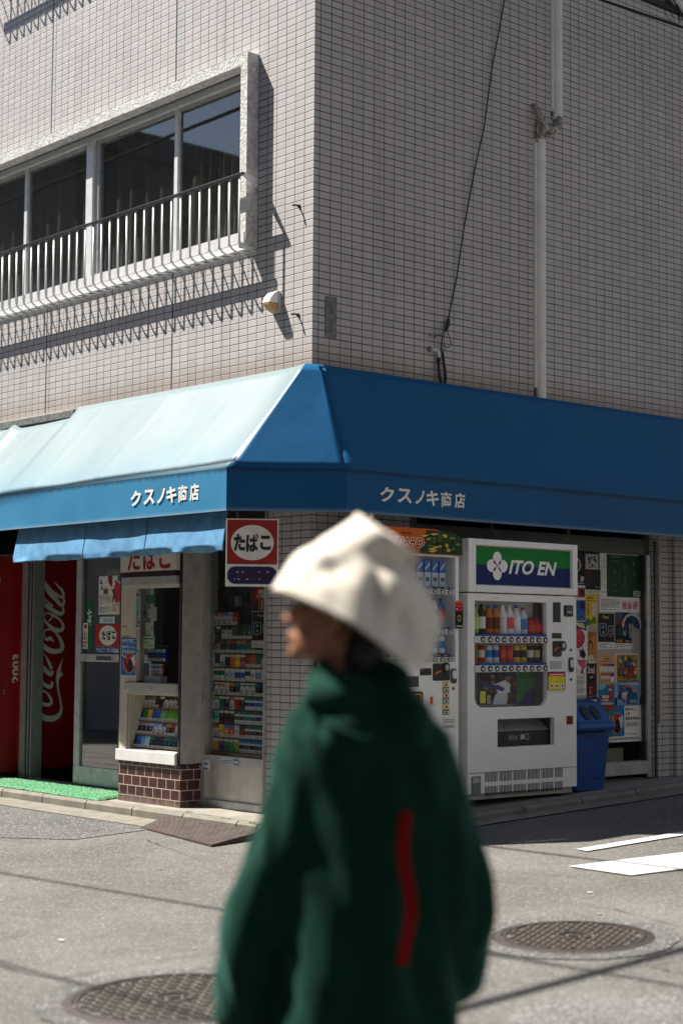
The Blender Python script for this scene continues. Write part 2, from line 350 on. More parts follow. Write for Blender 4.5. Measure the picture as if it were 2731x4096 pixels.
        if bevel:
            b = o.modifiers.new('bevel', 'BEVEL'); b.width = bevel; b.segments = 2; b.limit_method = 'ANGLE'; b.angle_limit = R(40)
        if solid:
            b = o.modifiers.new('solid', 'SOLIDIFY'); b.thickness = solid; b.offset = 0
        for k, x in (('label', label), ('category', cat), ('group', group), ('kind', kind)):
            if x: o[k] = x
        return o
def thing(name, loc, label, cat, group=None):
    o = bpy.data.objects.new(name, None); COL.objects.link(o); o.location = loc; o['_o'] = tuple(loc); o.empty_display_size = .1
    o['label'] = label; o['category'] = cat
    if group: o['group'] = group
    return o
def one(mx, fn, name, parent=None, **k):
    b = MB(mx); fn(b); return b.build(name, parent, **k)
def bx(mx, args, m, name, parent=None, **k):
    b = MB(mx)
    if 'glass' in m.name: b.quad(*args[:4], (args[4]+args[5])/2, m)
    else: b.box(*args, m)
    return b.build(name, parent, **k)
def printed(b, u0, u1, v0, v1, w, items):
    """flat printed design on a sheet; item coordinates run 0..1 over the sheet"""
    U = lambda x: u0+(u1-u0)*x
    V = lambda y: v0+(v1-v0)*y
    for it in items:
        w += .0004; k = it[0]
        if k == 'r': b.quad(U(it[1]), U(it[3]), V(it[2]), V(it[4]), w, ink(it[5]))
        elif k == 'e': b.ell(U(it[1]), V(it[2]), (u1-u0)*it[3], (v1-v0)*it[4], None, w, ink(it[5]))
        elif k == 'p': b.flat([(U(x), V(y)) for x, y in it[1]], w, ink(it[2]))
        elif k == 't': b.text(it[1], U(it[2]), U(it[4]), V(it[3]), V(it[5]), w, ink(it[6]), it[7] if len(it) > 7 else .02)
        elif k == 'l':                                               # lines of print too small to read
            x0, y0, x1, y1, n, c = it[1:7]
            for i in range(n):
                ya = y0+(y1-y0)*(i+.25)/n; yb = y0+(y1-y0)*(i+.7)/n; x = x0
                while x < x1-.02:
                    e = min(x1, x+(x1-x0)*rng.uniform(.06, .3)); b.quad(U(x), U(e), V(ya), V(yb), w, ink(c)); x = e+(x1-x0)*.03
                    if rng.random() < .12: break
GZ = lambda y: .042*max(-14, min(14, y))                             # the crossing falls gently towards the viewer
# ---------------------------------------------------------------- ground, road, kerb, markings
def gmesh(name, pts, up, m, kind='structure', **k):                  # a flat patch that follows the slope of the road
    b = MB(); b.add([(x, y, GZ(y)+up) for x, y in pts], [tuple(range(len(pts)))], m); return b.build(name, kind=kind, **k)
b = MB(); ys = [-90, -14, -7, 0, 7, 14, 120]
b.add([(x, y, GZ(y)) for y in ys for x in (-120, -20, 0, 20, 120)], [(j*5+i, j*5+i+1, j*5+i+6, j*5+i+5) for j in range(6) for i in range(4)], M['asphalt']); b.build('road', kind='structure')
def strip(name, pts0, pts1, up, m):
    b = MB(); n = len(pts0)
    b.add([(x, y, GZ(y)+up) for x, y in pts0]+[(x, y, GZ(y)+up) for x, y in pts1], [(i, i+1, n+i+1, n+i) for i in range(n-1)], m); return b.build(name, kind='structure')
# older coarse asphalt by the left kerb, with a ragged seam, and a rough patch in the near right corner
L0 = [(-14+.4*i, -.62+.02*rng.uniform(-1, 1)) for i in range(34)]; L1 = [(x, -1.75+.03*rng.uniform(-1, 1)+.55*max(0, x+1.6)) for x, y in L0]
strip('road_patch', L0, [(x, min(y, -.64)) for x, y in L1], .004, M['asphalt_coarse'])
P0 = [(4.2-.0*i+.02*rng.uniform(-1, 1)+.35*i, -2.45+.2*math.sin(i*.9)+.33*i) for i in range(8)]
strip('road_patch', P0, [(x+1.3, y-3.2) for x, y in P0], .004, asphalt_mat('asphalt_rough', (.10, .098, .093), (.14, .137, .13), 1.9, (.26, .255, .245)))
strip('gutter', [(-14, -.40), (-.25, -.40)], [(-14, -.66), (-.25, -.66)], .008, M['concrete'])
strip('gutter', [(.615, .35), (.615, 12)], [(.80, .35), (.80, 12)], .008, M['concrete'])
PZ = lambda y: .066+.05*y                                            # pavement on the left street
b = MB()
b.add([(-14, .12, .072), (-.06, .12, .072), (-.06, -.30, .051), (-14, -.30, .051)], [(0, 3, 2, 1)], M['pave'])
rim = [(-.06, -.30)]+[(.02+.51*math.cos(R(a)), .205+.51*math.sin(R(a))) for a in range(-90, 1, 10)]
b.add([(-.06, .12, .072), *[(x, y, GZ(y)+.062) for x, y in rim], (.0, .205, .072)], [tuple(range(len(rim)+2))], M['pave'])
n0 = len(b.v)
yy = [.205, 1, 2, 3, 4.2, 12]
b.add([(-.1, y, .118+.008*y if y > .2 else .072) for y in yy]+[(.53, y, GZ(y)+.05) for y in yy], [(i, len(yy)+i, len(yy)+i+1, i+1) for i in range(len(yy)-1)], M['pave'])
b.build('pavement', kind='structure')
b = MB()                                                            # kerb stones with open joints
def stone(x0, y0, x1, y1, nx, ny, top):
    e = .006; d = Vector((x1-x0, y1-y0)).normalized(); x0 += d.x*e; y0 += d.y*e; x1 -= d.x*e; y1 -= d.y*e
    z0, z1 = top(y0), top(y1); w = .105; cx = .018; lo = -.12
    P = []
    for x, y, z in ((x0, y0, z0), (x1, y1, z1)):
        P += [(x-nx*w, y-ny*w, lo), (x, y, lo), (x, y, z-cx), (x-nx*cx, y-ny*cx, z), (x-nx*w, y-ny*w, z)]
    b.add(P, [(0, 1, 2, 3, 4), (9, 8, 7, 6, 5)]+[(i, (i+1) % 5+0, 5+(i+1) % 5, 5+i) for i in range(5)], M['concrete'])
x = -14.06
while x < -.1:
    x2 = min(x+.60, -.05); stone(x, -.395, x2, -.395, 0, -1, lambda y: .054); x = x2
pa = [(-.05, -.395)]+[(.02+.6*math.sin(R(t)), .205-.6*math.cos(R(t))) for t in (15, 40, 65, 90)]
for p, q in zip(pa, pa[1:]):
    d = Vector((q[0]-p[0], q[1]-p[1])).normalized(); stone(*p, *q, d.y, -d.x, lambda y: GZ(y)+.062)
y = .205
while y < 11: stone(.62, y, .62, y+.6, 1, 0, lambda y: GZ(y)+.052); y += .6
o = b.build('kerb', kind='structure'); 
for p in o.data.polygons: p.use_smooth = False
gmesh('road_marking', [(2.30, -.073), (2.745, -.085), (3.60, 3.6), (3.17, 3.7)], .008, M['paint'])
gmesh('road_marking', [(1.93, .42), (2.03, .40), (2.40, 9), (2.30, 9)], .008, M['paint'])
def crack(pts, wd=.009):                                             # tarred joints and cracks, drawn as thin ragged strips
    P = []
    for (xa, ya), (xb, yb) in zip(pts, pts[1:]):
        n = max(2, int(math.dist((xa, ya), (xb, yb))/.06))
        P += [(xa+(xb-xa)*i/n+rng.uniform(-.008, .008), ya+(yb-ya)*i/n+rng.uniform(-.008, .008)) for i in range(n)]
    P.append(pts[-1]); ws = [wd*rng.uniform(.25, 1) for _ in P]
    strip('road_crack', [(x-w*.5, y-w*.5) for (x, y), w in zip(P, ws)], [(x+w*.5, y+w*.5) for (x, y), w in zip(P, ws)], .007, M['tar'])
crack([(3.45, -2.0), (3.603, -1.943), (3.816, -1.949), (3.974, -1.878), (4.118, -1.722), (4.3, -1.3), (4.6, -.6)], .014); crack([(4.12, -1.715), (4.33, -1.719), (4.7, -1.6)])
crack([(1.9, -3.6), (2.176, -3.519), (2.405, -3.516), (2.556, -3.452), (2.722, -3.469)]); crack([(2.559, -3.425), (2.554, -3.252), (2.562, -3.114), (2.60, -2.919), (2.646, -2.724), (2.9, -2.2)])
crack([(2.62, -1.007), (2.91, -.895), (3.254, -.864), (3.478, -.924), (3.762, -.977)], .007); crack([(-.4, -1.0), (.5, -1.25), (1.3, -1.15), (2.0, -1.4)], .006); crack([(-1.6, -2.4), (-.2, -2.9), (.9, -2.75)], .006)
for k in range(9):                                                  # flattened gum and flecks of old paint on the road
    x, y = [(1.9, -3.05), (2.5, -2.75), (1.2, -2.3), (2.2, -3.6), (3.1, -2.6), (3.3, -1.0), (2.9, -.6), (.6, -1.6), (4.0, -1.0)][k]; a = .012+.012*rng.random()
    gmesh('road_fleck', [(x+a*rng.uniform(.6, 1.2)*math.cos(t*.9), y+.7*a*rng.uniform(.6, 1.2)*math.sin(t*.9)) for t in range(7)], .006, M['paint' if k % 3 == 0 else 'pave'])
def manhole(cx, cy, r, label):
    gmesh('road_patch', [(cx+(r+.10+.012*rng.uniform(-1, 1))*math.cos(.196*i), cy+(r+.10+.012*rng.uniform(-1, 1))*math.sin(.196*i)) for i in range(32)], .005, M['asphalt_coarse'])
    z = GZ(cy)+.010; t = thing('manhole_cover', (cx, cy, z-.01), label, 'manhole cover')
    tilt = Matrix.Translation((cx, cy, z-.01)) @ Matrix.Rotation(math.atan(.042), 4, 'X') @ Matrix.Rotation(.42 if r < .4 else 0, 4, 'Z')
    b = MB(tilt); n = 64
    def ring(r0, r1, z0, z1): return [(r0*math.cos(2*math.pi*i/n), r0*math.sin(2*math.pi*i/n), z0) for i in range(n)]+[(r1*math.cos(2*math.pi*i/n), r1*math.sin(2*math.pi*i/n), z1) for i in range(n)]
    F = [(i, (i+1) % n, n+(i+1) % n, n+i) for i in range(n)]
    b.add(ring(r, r-.045, .004, .012), F, M['iron']); b.add(ring(r-.045, r-.047, .012, -.0), F, M['black']); b.build('frame', t)
    b = MB(tilt); b.add([(( r-.047)*math.cos(2*math.pi*i/n), (r-.047)*math.sin(2*math.pi*i/n), .0045) for i in range(n)], [tuple(range(n))], M['black'])
    b.add(ring(r-.05, r-.066, .0125, .0125), F, M['iron']); b.add(ring(r-.066, r-.066, .0125, .004), F, M['iron'])
    s = .040 if r > .4 else .034; k = int(r/s)+1
    for i in range(-k, k+1):                                          # raised lugs in a basket weave
        for j in range(-k, k+1):
            x, y = i*s, j*s; d = math.hypot(x, y)
            if d < r-.085 and d > .085:
                q = .7071*(1 if (i+j) % 2 else -1)
                b.poly([(x+.7071*a-q*c, y+q*a+.7071*c) for a, c in ((-.0165*s/.04, -.0062), (.0165*s/.04, -.0062), (.0165*s/.04, .0062), (-.0165*s/.04, .0062))], .002, .0135, M['iron_worn'])
    b.add(ring(.078, .062, .0130, .0130), F, M['iron']); b.add(ring(.062, .062, .0130, .004), F, M['iron']); b.add(ring(.078, .078, .004, .013), F, M['iron'])
    b.ell(0, 0, .022, .022, .004, .013, M['iron'])
    for a in range(6): b.ell(.043*math.cos(a*1.047), .043*math.sin(a*1.047), .009, .009, .004, .012, M['iron'], 10)
    b.build('lid', t)
manhole(3.18, -3.345, .43, 'large iron manhole cover in the near left of the road, partly behind the person')
manhole(3.55, -1.475, .36, 'round rusty manhole cover to the right of the walking person')
# checker plate ramp against the kerb
pl = [(-1.02, -.40), (.12, -.50), (.15, -.90), (-.90, -.70)]
b = MB(); top = [.045, .05, .016, .012]
b.add([(x, y, GZ(y)+.004) for x, y in pl]+[(x, y, GZ(y)+h) for (x, y), h in zip(pl, top)], [(0, 1, 2, 3), (7, 6, 5, 4), (0, 4, 5, 1), (1, 5, 6, 2), (2, 6, 7, 3), (3, 7, 4, 0)], M['rust'])
for i in range(34):
    for j in range(11):
        a, c = (i+.5)/34, (j+.5)/11
        e = [Vector((pl[k][0], pl[k][1], GZ(pl[k][1])+top[k])) for k in range(4)]
        p = e[0]*(1-a)*(1-c)+e[1]*a*(1-c)+e[2]*a*c+e[3]*(1-a)*c
        d = Vector((.011, .006 if (i+j) % 2 else -.006, 0)); n = Vector((-d.y, d.x, 0)).normalized()*.0035
        b.add([p-d+Vector((0, 0, .0004)), p-n+Vector((0, 0, .003)), p+d+Vector((0, 0, .0004)), p+n+Vector((0, 0, .003))], [(0, 1, 2, 3)], M['rust'])
b.build('ramp_plate', label='rusty steel checker plate ramp lying against the kerb', cat='ramp')
# green turf mat
b = MB(); mp = [(-4.3, .02), (-2.02, .05), (-1.96, -.36), (-4.3, -.30)]; zt = [.088, .09, .072, .075]
nu, nv = 120, 24; vs = []
for j in range(nv+1):
    for i in range(nu+1):
        a, c = i/nu, j/nv; w = [(1-a)*(1-c), a*(1-c), a*c, (1-a)*c]
        x = sum(w[k]*mp[k][0] for k in range(4)); yv = sum(w[k]*mp[k][1] for k in range(4)); z = sum(w[k]*zt[k] for k in range(4))
        ed = i in (0, nu) or j in (0, nv)
        vs.append((x+rng.uniform(-.004, .004), yv+rng.uniform(-.004, .004), z+rng.uniform(-.004, .004)-(.014 if ed else 0)))
b.add(vs, [(j*(nu+1)+i, (j+1)*(nu+1)+i, (j+1)*(nu+1)+i+1, j*(nu+1)+i+1) for j in range(nv) for i in range(nu)], M['turf'])
b.build('door_mat', label='bright green plastic turf mat on the pavement before the shop door', cat='mat')
# small weeds along the kerb joint and bits of litter
wm = pm('weed_leaf', (.12, .17, .04), .8, var=.3, scale=40)
for k, (x, y, lab) in enumerate(((-.92, -.30, 'tiny weed by the kerb nearest the brown tiled base'), (-.66, -.33, 'tiny weed in the kerb joint between two other weeds'), (-.42, -.36, 'tiny weed in the kerb joint above the checker plate'), (-.1, -.38, 'tiny weed in the kerb joint beside the walking person'))):
    b = MB()
    for i in range(26):
        a = rng.uniform(0, 6.28); d = rng.uniform(.01, .05); px, py = x+rng.uniform(-.045, .045), y+rng.uniform(-.008, .008); z = .052
        b.add([(px-.004, py, z), (px+.004, py, z), (px+d*math.cos(a), py+.4*d*math.sin(a), z+rng.uniform(.004, .018))], [(0, 1, 2)], wm)
    b.build('weed', label=lab, cat='weed', group='weeds along the kerb')
for x, y, z, s, lab in ((.30, 3.62, .155, .03, 'white scrap of paper lying on the pavement by the tiled pillar'), (.12, 3.3, .15, .016, 'small pale scrap lying on the pavement below the poster window')):
    b = MB(); b.add([(x, y-s, z), (x+.012, y-s*.8, z+.004), (x+.014, y+s, z+.006), (x, y+s*.9, z)], [(0, 1, 2, 3)], M['offwhite']); b.build('paper_scrap', label=lab, cat='litter')

# ---------------------------------------------------------------- the shop building
B = thing('corner_shop_building', (0, 0, 0), 'corner shop building clad in pale pinkish grey tiles above a blue awning', 'building')
bl = MB(ML); bl.holes(-9, 0, 0.0, 9.6, [(-7.2, -.458, .0, 2.5), (-4.9, -.682, 3.985, 5.272), (-4.36, -1.4, 6.85, 8.2)], -.16, 0, M['tile']); bl.build('wall', B)
br = MB(MR); br.holes(.16, 4.06, 0.0, 9.6, [(.9, 3.585, .0, 2.5)], -.16, 0, M['tile']); br.build('wall', B)
br = MB(MR); br.box(4.06, 7.5, 0, 9.6, -.5, -.06, M['tile']); br.box(4.062, 4.09, 0, 9.6, -.06, -.02, M['alu_dark']); br.build('wall', B)
bx(MR, (3.84, 4.06, .0, 2.6, 0, .035, ), M['tile'], 'pilaster', B)
b = MB()                                                            # floors, roof and inner walls keep the rooms dark
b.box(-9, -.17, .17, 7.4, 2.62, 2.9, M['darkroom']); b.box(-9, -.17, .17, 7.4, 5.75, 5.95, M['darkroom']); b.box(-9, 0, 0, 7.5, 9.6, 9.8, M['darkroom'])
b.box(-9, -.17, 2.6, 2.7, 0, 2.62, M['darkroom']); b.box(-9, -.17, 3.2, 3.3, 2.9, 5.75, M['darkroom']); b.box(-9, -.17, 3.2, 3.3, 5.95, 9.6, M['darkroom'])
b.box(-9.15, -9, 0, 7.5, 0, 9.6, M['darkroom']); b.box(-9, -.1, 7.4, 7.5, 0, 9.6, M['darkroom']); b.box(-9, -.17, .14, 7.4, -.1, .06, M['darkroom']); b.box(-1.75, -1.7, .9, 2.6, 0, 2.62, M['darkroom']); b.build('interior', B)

def upper_window(x0, x1, z0, z1, rail_l, rail_r):
    w = MB(ML); d = .05
    fr = M['alu_bright']
    w.holes(x0, x1, z0, z1, [(x0+.05, x1-.04, z0+.08, z1-.045)], -.12, -.03, fr); W_ = w.build('window', B, bevel=.003)
    g = MB(ML)
    g.box(x0-.3, x1+.075, z1, z1+.082, -.02, .105, M['rough_conc']); g.box(x1, x1+.075, z0-.02, z1, -.02, .105, M['rough_conc'])
    o = g.build('concrete_surround', W_)
    s = MB(ML); xs = []
    n = max(1, round((x1-x0)/1.75)); pw = (x1-x0)/n
    for i in range(n):
        a = x1-(i+1)*pw
        if i < n-1: s.box(a-.075, a+.02, z0+.08, z1-.04, -.075, -.02, fr); s.box(a+.02, a+.075, z0+.08, z1-.04, -.10, -.045, M['alu'])
        mid = a+pw*(.50 if i else .535); s.box(mid-.022, mid+.022, z0+.08, z1-.04, -.085, -.045, fr)
        for u0, u1 in ((a+.03, mid), (mid, a+pw-.03)): s.box(u0, u1, z0+.08, z0+.115, -.08, -.055, fr); s.box(u0, u1, z1-.075, z1-.04, -.08, -.055, M['alu'])
    s.build('sash', W_, bevel=.002)
    p = MB(ML); p.quad(x0+.05, x1-.04, z0+.08, z1-.045, -.07, M['wglass']); p.build('pane', W_)
    c = MB(ML)
    for u0, u1, ph in ((x0+.1, x0+1.75, 0), (x0+1.75, x1-.75, 2), (x1-.75, x1-.05, 4)):
        nu = 90
        c.grid((u0, z0+.1, -.125), (u1, z0+.1, -.125), (u1, z1, -.125), (u0, z1, -.125), nu, 6, M['curtain'], lambda a, q, P: .035*math.sin(a*52+ph+.8*math.sin(q*2+a*9))*(1-.3*q)+.015*math.sin(a*17))
    c.build('curtain', W_, smooth=True)
    r = MB(ML); p = .175; zt = z0+.46
    x = rail_r-.05
    while x > rail_l:
        pts = [(x, zt, p), (x, z0+.03, p)]+[(x, z0+.03-.075*math.sin(R(t)), p-.075*(1-math.cos(R(t)))) for t in (25, 50, 75, 90)]+[(x, z0-.046, .0)]
        r.tube(pts, .0072, M['alu_bright'], 8); x -= .1155
    R_ = r.build('railing', B, smooth=True)
    r = MB(ML); r.box(rail_l, rail_r, zt, zt+.018, p-.018, p+.018, M['blackp']); r.build('handrail', R_, bevel=.004)
    r = MB(ML); r.box(rail_l, rail_r-.05, z0, z0+.076, .122, .134, M['alu_bright'])
    r.build('sill_plank', R_)
    if rail_r < -.4:
        r = MB(ML); r.add([(rail_r-.0, zt+.012, p+.0), (rail_r+.0, zt-.02, p), (rail_r-.01, zt-.07, 0.06), (rail_r-.01, zt+.0, 0.05)], [(0, 1, 2, 3)], M['alu_bright']); r.build('bracket', R_, solid=.006)
upper_window(-4.9, -.682, 3.985, 5.272, -4.95, -.54)
upper_window(-4.36, -1.4, 6.85, 8.2, -4.40, -1.2)

# sliding shop door, pillar
D = bx(ML, (-3.86, -3.66, .06, 2.5, -.20, -.10), M['alu'], 'door_pillar', B, bevel=.004)
one(ML, lambda b: [b.box(-3.765+.025*i, -3.755+.025*i, .06, 2.5, -.10, -.088, M['alu_dark'] if i % 2 else M['alu']) for i in range(5)], 'track', D)
d = MB(ML); d.holes(-2.98, -1.9, .095, 2.06, [(-2.90, -1.95, .235, 1.055), (-2.90, -1.95, 1.115, 1.98)], -.11, -.075, M['alu']); D = d.build('sliding_door', B, bevel=.003)
bx(ML, (-2.90, -1.95, .10, .232, -.103, -.082), M['steel'], 'kick_panel', D)
bx(ML, (-2.90, -1.95, .235, 1.98, -.096, -.09), M['dglass'], 'pane', D)
bx(ML, (-2.67, -2.47, 1.067, 1.098, -.075, -.072), M['alu_dark'], 'handle', D)
bx(ML, (-3.66, -1.9, .07, .088, -.13, -.06), M['alu'], 'door_track', B)
bx(ML, (-3.66, -1.9, 2.06, 2.12, -.14, -.06), M['alu'], 'door_head', B)

# cigarette counter bay
K = MB(ML); K.box(-1.925, -1.155, -.02, .348, .0, .2, M['brick']); K = K.build('counter_bay', B)
b = MB(ML); cr = M['cream']
b.box(-1.93, -1.72, .9, 2.4, .185, .2, cr); b.box(-1.72, -1.19, 1.60, 2.4, .185, .2, cr)       # upper front
b.box(-1.93, -1.835, .43, .9, .185, .2, cr); b.box(-1.93, -1.919, .35, 2.4, .0, .185, cr)
b.box(-1.835, -1.82, .43, .9, .0, .185, cr); b.box(-1.82, -1.19, .425, .44, -.1, .19, cr)
b.box(-1.735, -1.72, .93, 1.60, .13, .185, cr); b.build('front_frame', K, bevel=.002)
b = MB(ML); b.box(-1.191, -1.163, .35, 2.4, .17, .203, M['black']); b.box(-1.94, -1.93, .38, 2.4, .17, .203, M['black']); b.build('gasket', K)
b = MB(ML); b.box(-1.163, -1.153, .362, 2.4, -.02, .197, M['greyp']); b.build('side_panel', K)
b = MB(ML); b.box(-1.935, -1.190, .35, .43, .0, .225, M['offwhite']); b.box(-1.80, -1.19, .43, .436, .05, .215, M['alu']); b.build('sill', K, bevel=.006)
b = MB(ML); b.box(-1.85, -1.19, .868, .918, .02, .222, M['greyp']); b.box(-1.835, -1.19, .845, .868, .05, .205, M['alu']); b.box(-1.82, -1.19, .83, .845, .03, .195, cr); b.build('ledge', K, bevel=.004)
bx(ML, (-1.72, -1.43, .92, 1.60, .165, .169), M['sglass'], 'window_pane', K)
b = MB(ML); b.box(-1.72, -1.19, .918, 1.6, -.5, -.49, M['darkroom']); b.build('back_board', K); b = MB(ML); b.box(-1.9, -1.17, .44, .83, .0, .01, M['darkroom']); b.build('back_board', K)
b = MB(ML)
b.box(-1.893, -1.193, 1.722, 1.95, .2, .235, M['signwhite']); b.box(-1.893, -1.193, 1.707, 1.714, .2, .237, ink((70, 12, 12))); b.box(-1.893, -1.193, 1.683, 1.705, .2, .238, ink((52, 10, 12)))
b.box(-1.893, -1.193, 1.625, 1.683, .2, .225, M['alu']); b.build('sign_header', K)
b = MB(ML); b.text('た', -1.80, -1.64, 1.73, 1.90, .2365, ink((165, 24, 28)), .035); b.text('ば', -1.60, -1.44, 1.73, 1.90, .2365, ink((165, 24, 28)), .035); b.text('こ', -1.40, -1.26, 1.735, 1.89, .2365, ink((165, 24, 28)), .035); b.build('lettering', K)

# display window
Wd = MB(ML); fr = M['alu']
Wd.holes(-1.153, -.452, .06, 2.45, [(-1.105, -.46, .115, .355), (-1.118, -.458, .425, 2.4)], -.08, .025, fr); Wd = Wd.build('display_window', B, bevel=.003)
bx(ML, (-1.105, -.46, .115, .355, -.03, .0), M['steel'], 'lower_panel', Wd)
bx(ML, (-1.118, -.458, .425, 2.4, -.02, -.016), M['sglass'], 'pane', Wd)
wood = pm('shelf_wood', (.20, .11, .05), .6, var=.2, scale=20)
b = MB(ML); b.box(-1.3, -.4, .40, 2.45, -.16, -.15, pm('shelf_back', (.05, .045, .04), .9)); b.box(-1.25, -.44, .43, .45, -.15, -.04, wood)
PR = [.452+.0985*i for i in range(10)]
for z in PR[1:]: b.box(-1.25, -.44, z-.006, z-.002, -.15, -.05, wood)
b.build('shelf_rack', Wd)

# poster window on the right street
Wp = MB(MR); dk = M['alu_dark']
Wp.holes(.9, 3.585, .13, 2.5, [(1.0, 3.53, .17, 1.935), (1.0, 1.75, 2.06, 2.45), (1.78, 2.6, 2.06, 2.45), (2.63, 3.53, 2.06, 2.45)], -.12, -.03, dk); Wp = Wp.build('poster_window', B, bevel=.003)
bx(MR, (1.0, 3.53, .17, 1.935, -.085, -.081), M['sglass'], 'pane', Wp); bx(MR, (1.0, 3.53, 2.06, 2.45, -.085, -.081), M['dglass'], 'transom_pane', Wp)
b = MB(MR); b.box(3.53, 3.58, .17, 1.935, -.03, -.01, M['alu']); b.box(3.60, 3.62, .13, 2.05, -.02, .018, M['alu_dark']); b.box(3.64, 3.662, .6, 2.5, 0, .03, M['cream']); b.build('jamb', Wp)
b = MB(MR); b.box(.95, 3.56, .17, 1.95, -.5, -.49, M['darkroom']); b.box(2.4, 3.53, .2, .30, -.09, -.0, M['greyp']); b.build('lower_ledge', Wp)

# ---------------------------------------------------------------- awning
A0, B0 = Vector((-.004, -.70, 2.325)), Vector((.46, -.095, 2.327))
AW = thing('shop_awning', (0, -.3, 2.3), 'blue vinyl awning wrapped round the corner of the shop, white lettering on its edge', 'awning')
AW['_o'] = (0, -.3, 2.3)
def sag(a, c, p): return .010*mnoise.noise(Vector((p.x*1.7, p.y*1.7, p.z*2)))-.012*math.sin(math.pi*c)*(1+.3*math.sin(a*14))
def topL(x):
    if -4.02 < x < -2.87: return Vector((x, -.052-.03*math.sin((x+4.02)/1.15*3.14), 2.985-.022*math.sin((x+4.02)/1.15*3.14)+.04*max(0, 1-abs(x+3.75)/.12)))
    return Vector((x, -.006-.054*max(0, (x+.3)/.3)**2, 3.072))
b = MB(); nx = 130; nv = 14; xs0 = [-6.0+6.0*i/nx for i in range(nx+1)]; vs = []
for j in range(nv+1):
    for i, x in enumerate(xs0):
        c = j/nv; lo = Vector((-6.0+(A0.x+6.0)*i/nx, -.70, 2.325)); p = topL(x)*(1-c)+lo*c
        seam = .0025*sum(max(0, 1-abs(lo.x-sx)/.03) for sx in (-3.37, -2.455, -1.57, -.665))
        vs.append(p+Vector((0, -.69, .72))*(sag(i/nx, c, p)*(1 if j not in (0, nv) else 0)+seam))
b.add(vs, [(j*(nx+1)+i, (j+1)*(nx+1)+i, (j+1)*(nx+1)+i+1, j*(nx+1)+i+1) for j in range(nv) for i in range(nx)], M['awning_sunlit']); b.build('slope', AW, smooth=True, solid=.004)
b = MB(); b.grid(A0, B0, (.06, .02, 3.065), (.0, -.06, 3.072), 14, 14, M['awning'], lambda a, c, p: (.003*mnoise.noise(p*4) if 0 < a < 1 and 0 < c < 1 else 0)); b.build('corner_slope', AW, smooth=True, solid=.004)
b = MB(); b.grid(B0, (.46, 6.5, 2.327), (.075, 6.5, 3.056), (.06, .02, 3.065), 90, 14, M['awning'], lambda a, c, p: (sag(a, c, p) if 0 < c < 1 else 0)+.004*sum(max(0, 1-abs(p.y-sy)/.03) for sy in (.53, 1.06, 2.155, 2.974, 4.0))); b.build('slope', AW, smooth=True, solid=.004)
fz = 2.052
for p, q in (((-6.0, -.70), (-.004, -.70)), ((-.004, -.70), (.46, -.095)), ((.46, -.095), (.46, 6.5))):
    b = MB(); n = max(8, int(math.dist(p, q)*14))
    b.grid((*p, fz), (*q, fz), (*q, 2.326), (*p, 2.326), n, 6, M['awning_sunlit_edge' if p[0] < -5 else 'awning'], lambda a, c, P: .004*mnoise.noise(P*3)); b.build('fascia', AW, solid=.006)
def lettering(mx, segs, v0, v1, w):
    b = MB(mx)
    for t, u0, u1, e in segs: b.text(t, u0, u1, v0+e, v1-e, w, ink((226, 226, 222)), .03)
    b.build('lettering', AW)
cw = (('ク', 0, .125, .004), ('ス', .155, .285, .006), ('ノ', .315, .405, .006), ('キ', .42, .535, .002), ('商', .555, .655, .0), ('店', .685, .785, .0))
lettering(ML, [(t, -1.078+a, -1.078+c, e) for t, a, c, e in cw], 2.133, 2.246, .707)
lettering(MR, [(t, .192+a, .192+c, e) for t, a, c, e in cw], 2.133, 2.240, .467)
b = MB(ML); b.box(-4.3, -2.88, 2.995, 3.05, .0, .05, M['plaque']); b.box(-4.3, -2.88, 3.05, 3.056, .0, .05, M['rough_conc']); b.box(-6, -.05, 3.04, 3.07, 0, .006, M['alu']); b.build('wall_rail', AW); b = MB(MR); b.box(-.0, 6.5, 3.02, 3.055, .0, .072, M['awning']); b.build('wall_rail', AW)
b = MB()
for x in (-5.2, -3.4, -1.6): b.cyl((x, -.02, 2.6), (x, -.68, 2.08), .012, M['alu_dark']); 
for y in (1.0, 2.8, 4.4): b.cyl((.02, y, 2.6), (.44, y, 2.08), .012, M['alu_dark'])
b.cyl((-6, -.685, 2.062), (-.02, -.685, 2.062), .011, M['alu_dark']); b.cyl((.445, -.08, 2.062), (.445, 6.4, 2.062), .011, M['alu_dark']); b.build('support_frame', AW)
b = MB(); b.cyl((.02, .18, 1.80), (.45, .12, 2.03), .010, M['alu']); b.cyl((.42, .13, 2.0), (.47, .118, 2.045), .015, M['offwhite']); b.cyl((.02, .2, 1.82), (.20, .19, 1.86), .016, M['alu_dark']); b.build('folding_arm', AW)
# hanging cloth below the left fascia
def cl(a, c):
    x = -2.665+2.60*a; z = 2.058-.258*c
    f = .012*math.sin(a*19+1.0)+.012*mnoise.noise(Vector((a*14, c*1.5, 3)))+.010*math.sin(a*9)
    y = -.642-.036*c-.5*f*c**1.3
    if c > .86: y += .35*(c-.86)*(.5+1.6*mnoise.noise(Vector((a*11, .5, 8))))
    return (x-.02*(1-a)*c*(1 if a < .1 else 0), y, z+.003*math.sin(a*11)*c+.0035*mnoise.noise(Vector((a*30, c*3, 1)))*c)
b = MB(); nu, nv = 200, 26
b.add([cl(i/nu, j/nv) for j in range(nv+1) for i in range(nu+1)], [(j*(nu+1)+i, (j+1)*(nu+1)+i, (j+1)*(nu+1)+i+1, j*(nu+1)+i+1) for j in range(nv) for i in range(nu)], M['cloth']); VL = b.build('valance_cloth', AW, smooth=True, solid=.003)
for a in (.365, .66): b = MB(); b.tube([Vector(cl(a, c/12))+Vector((0, -.0035, 0)) for c in range(13)], .0022, ink((40, 80, 120)), 5); b.build('seam', VL)
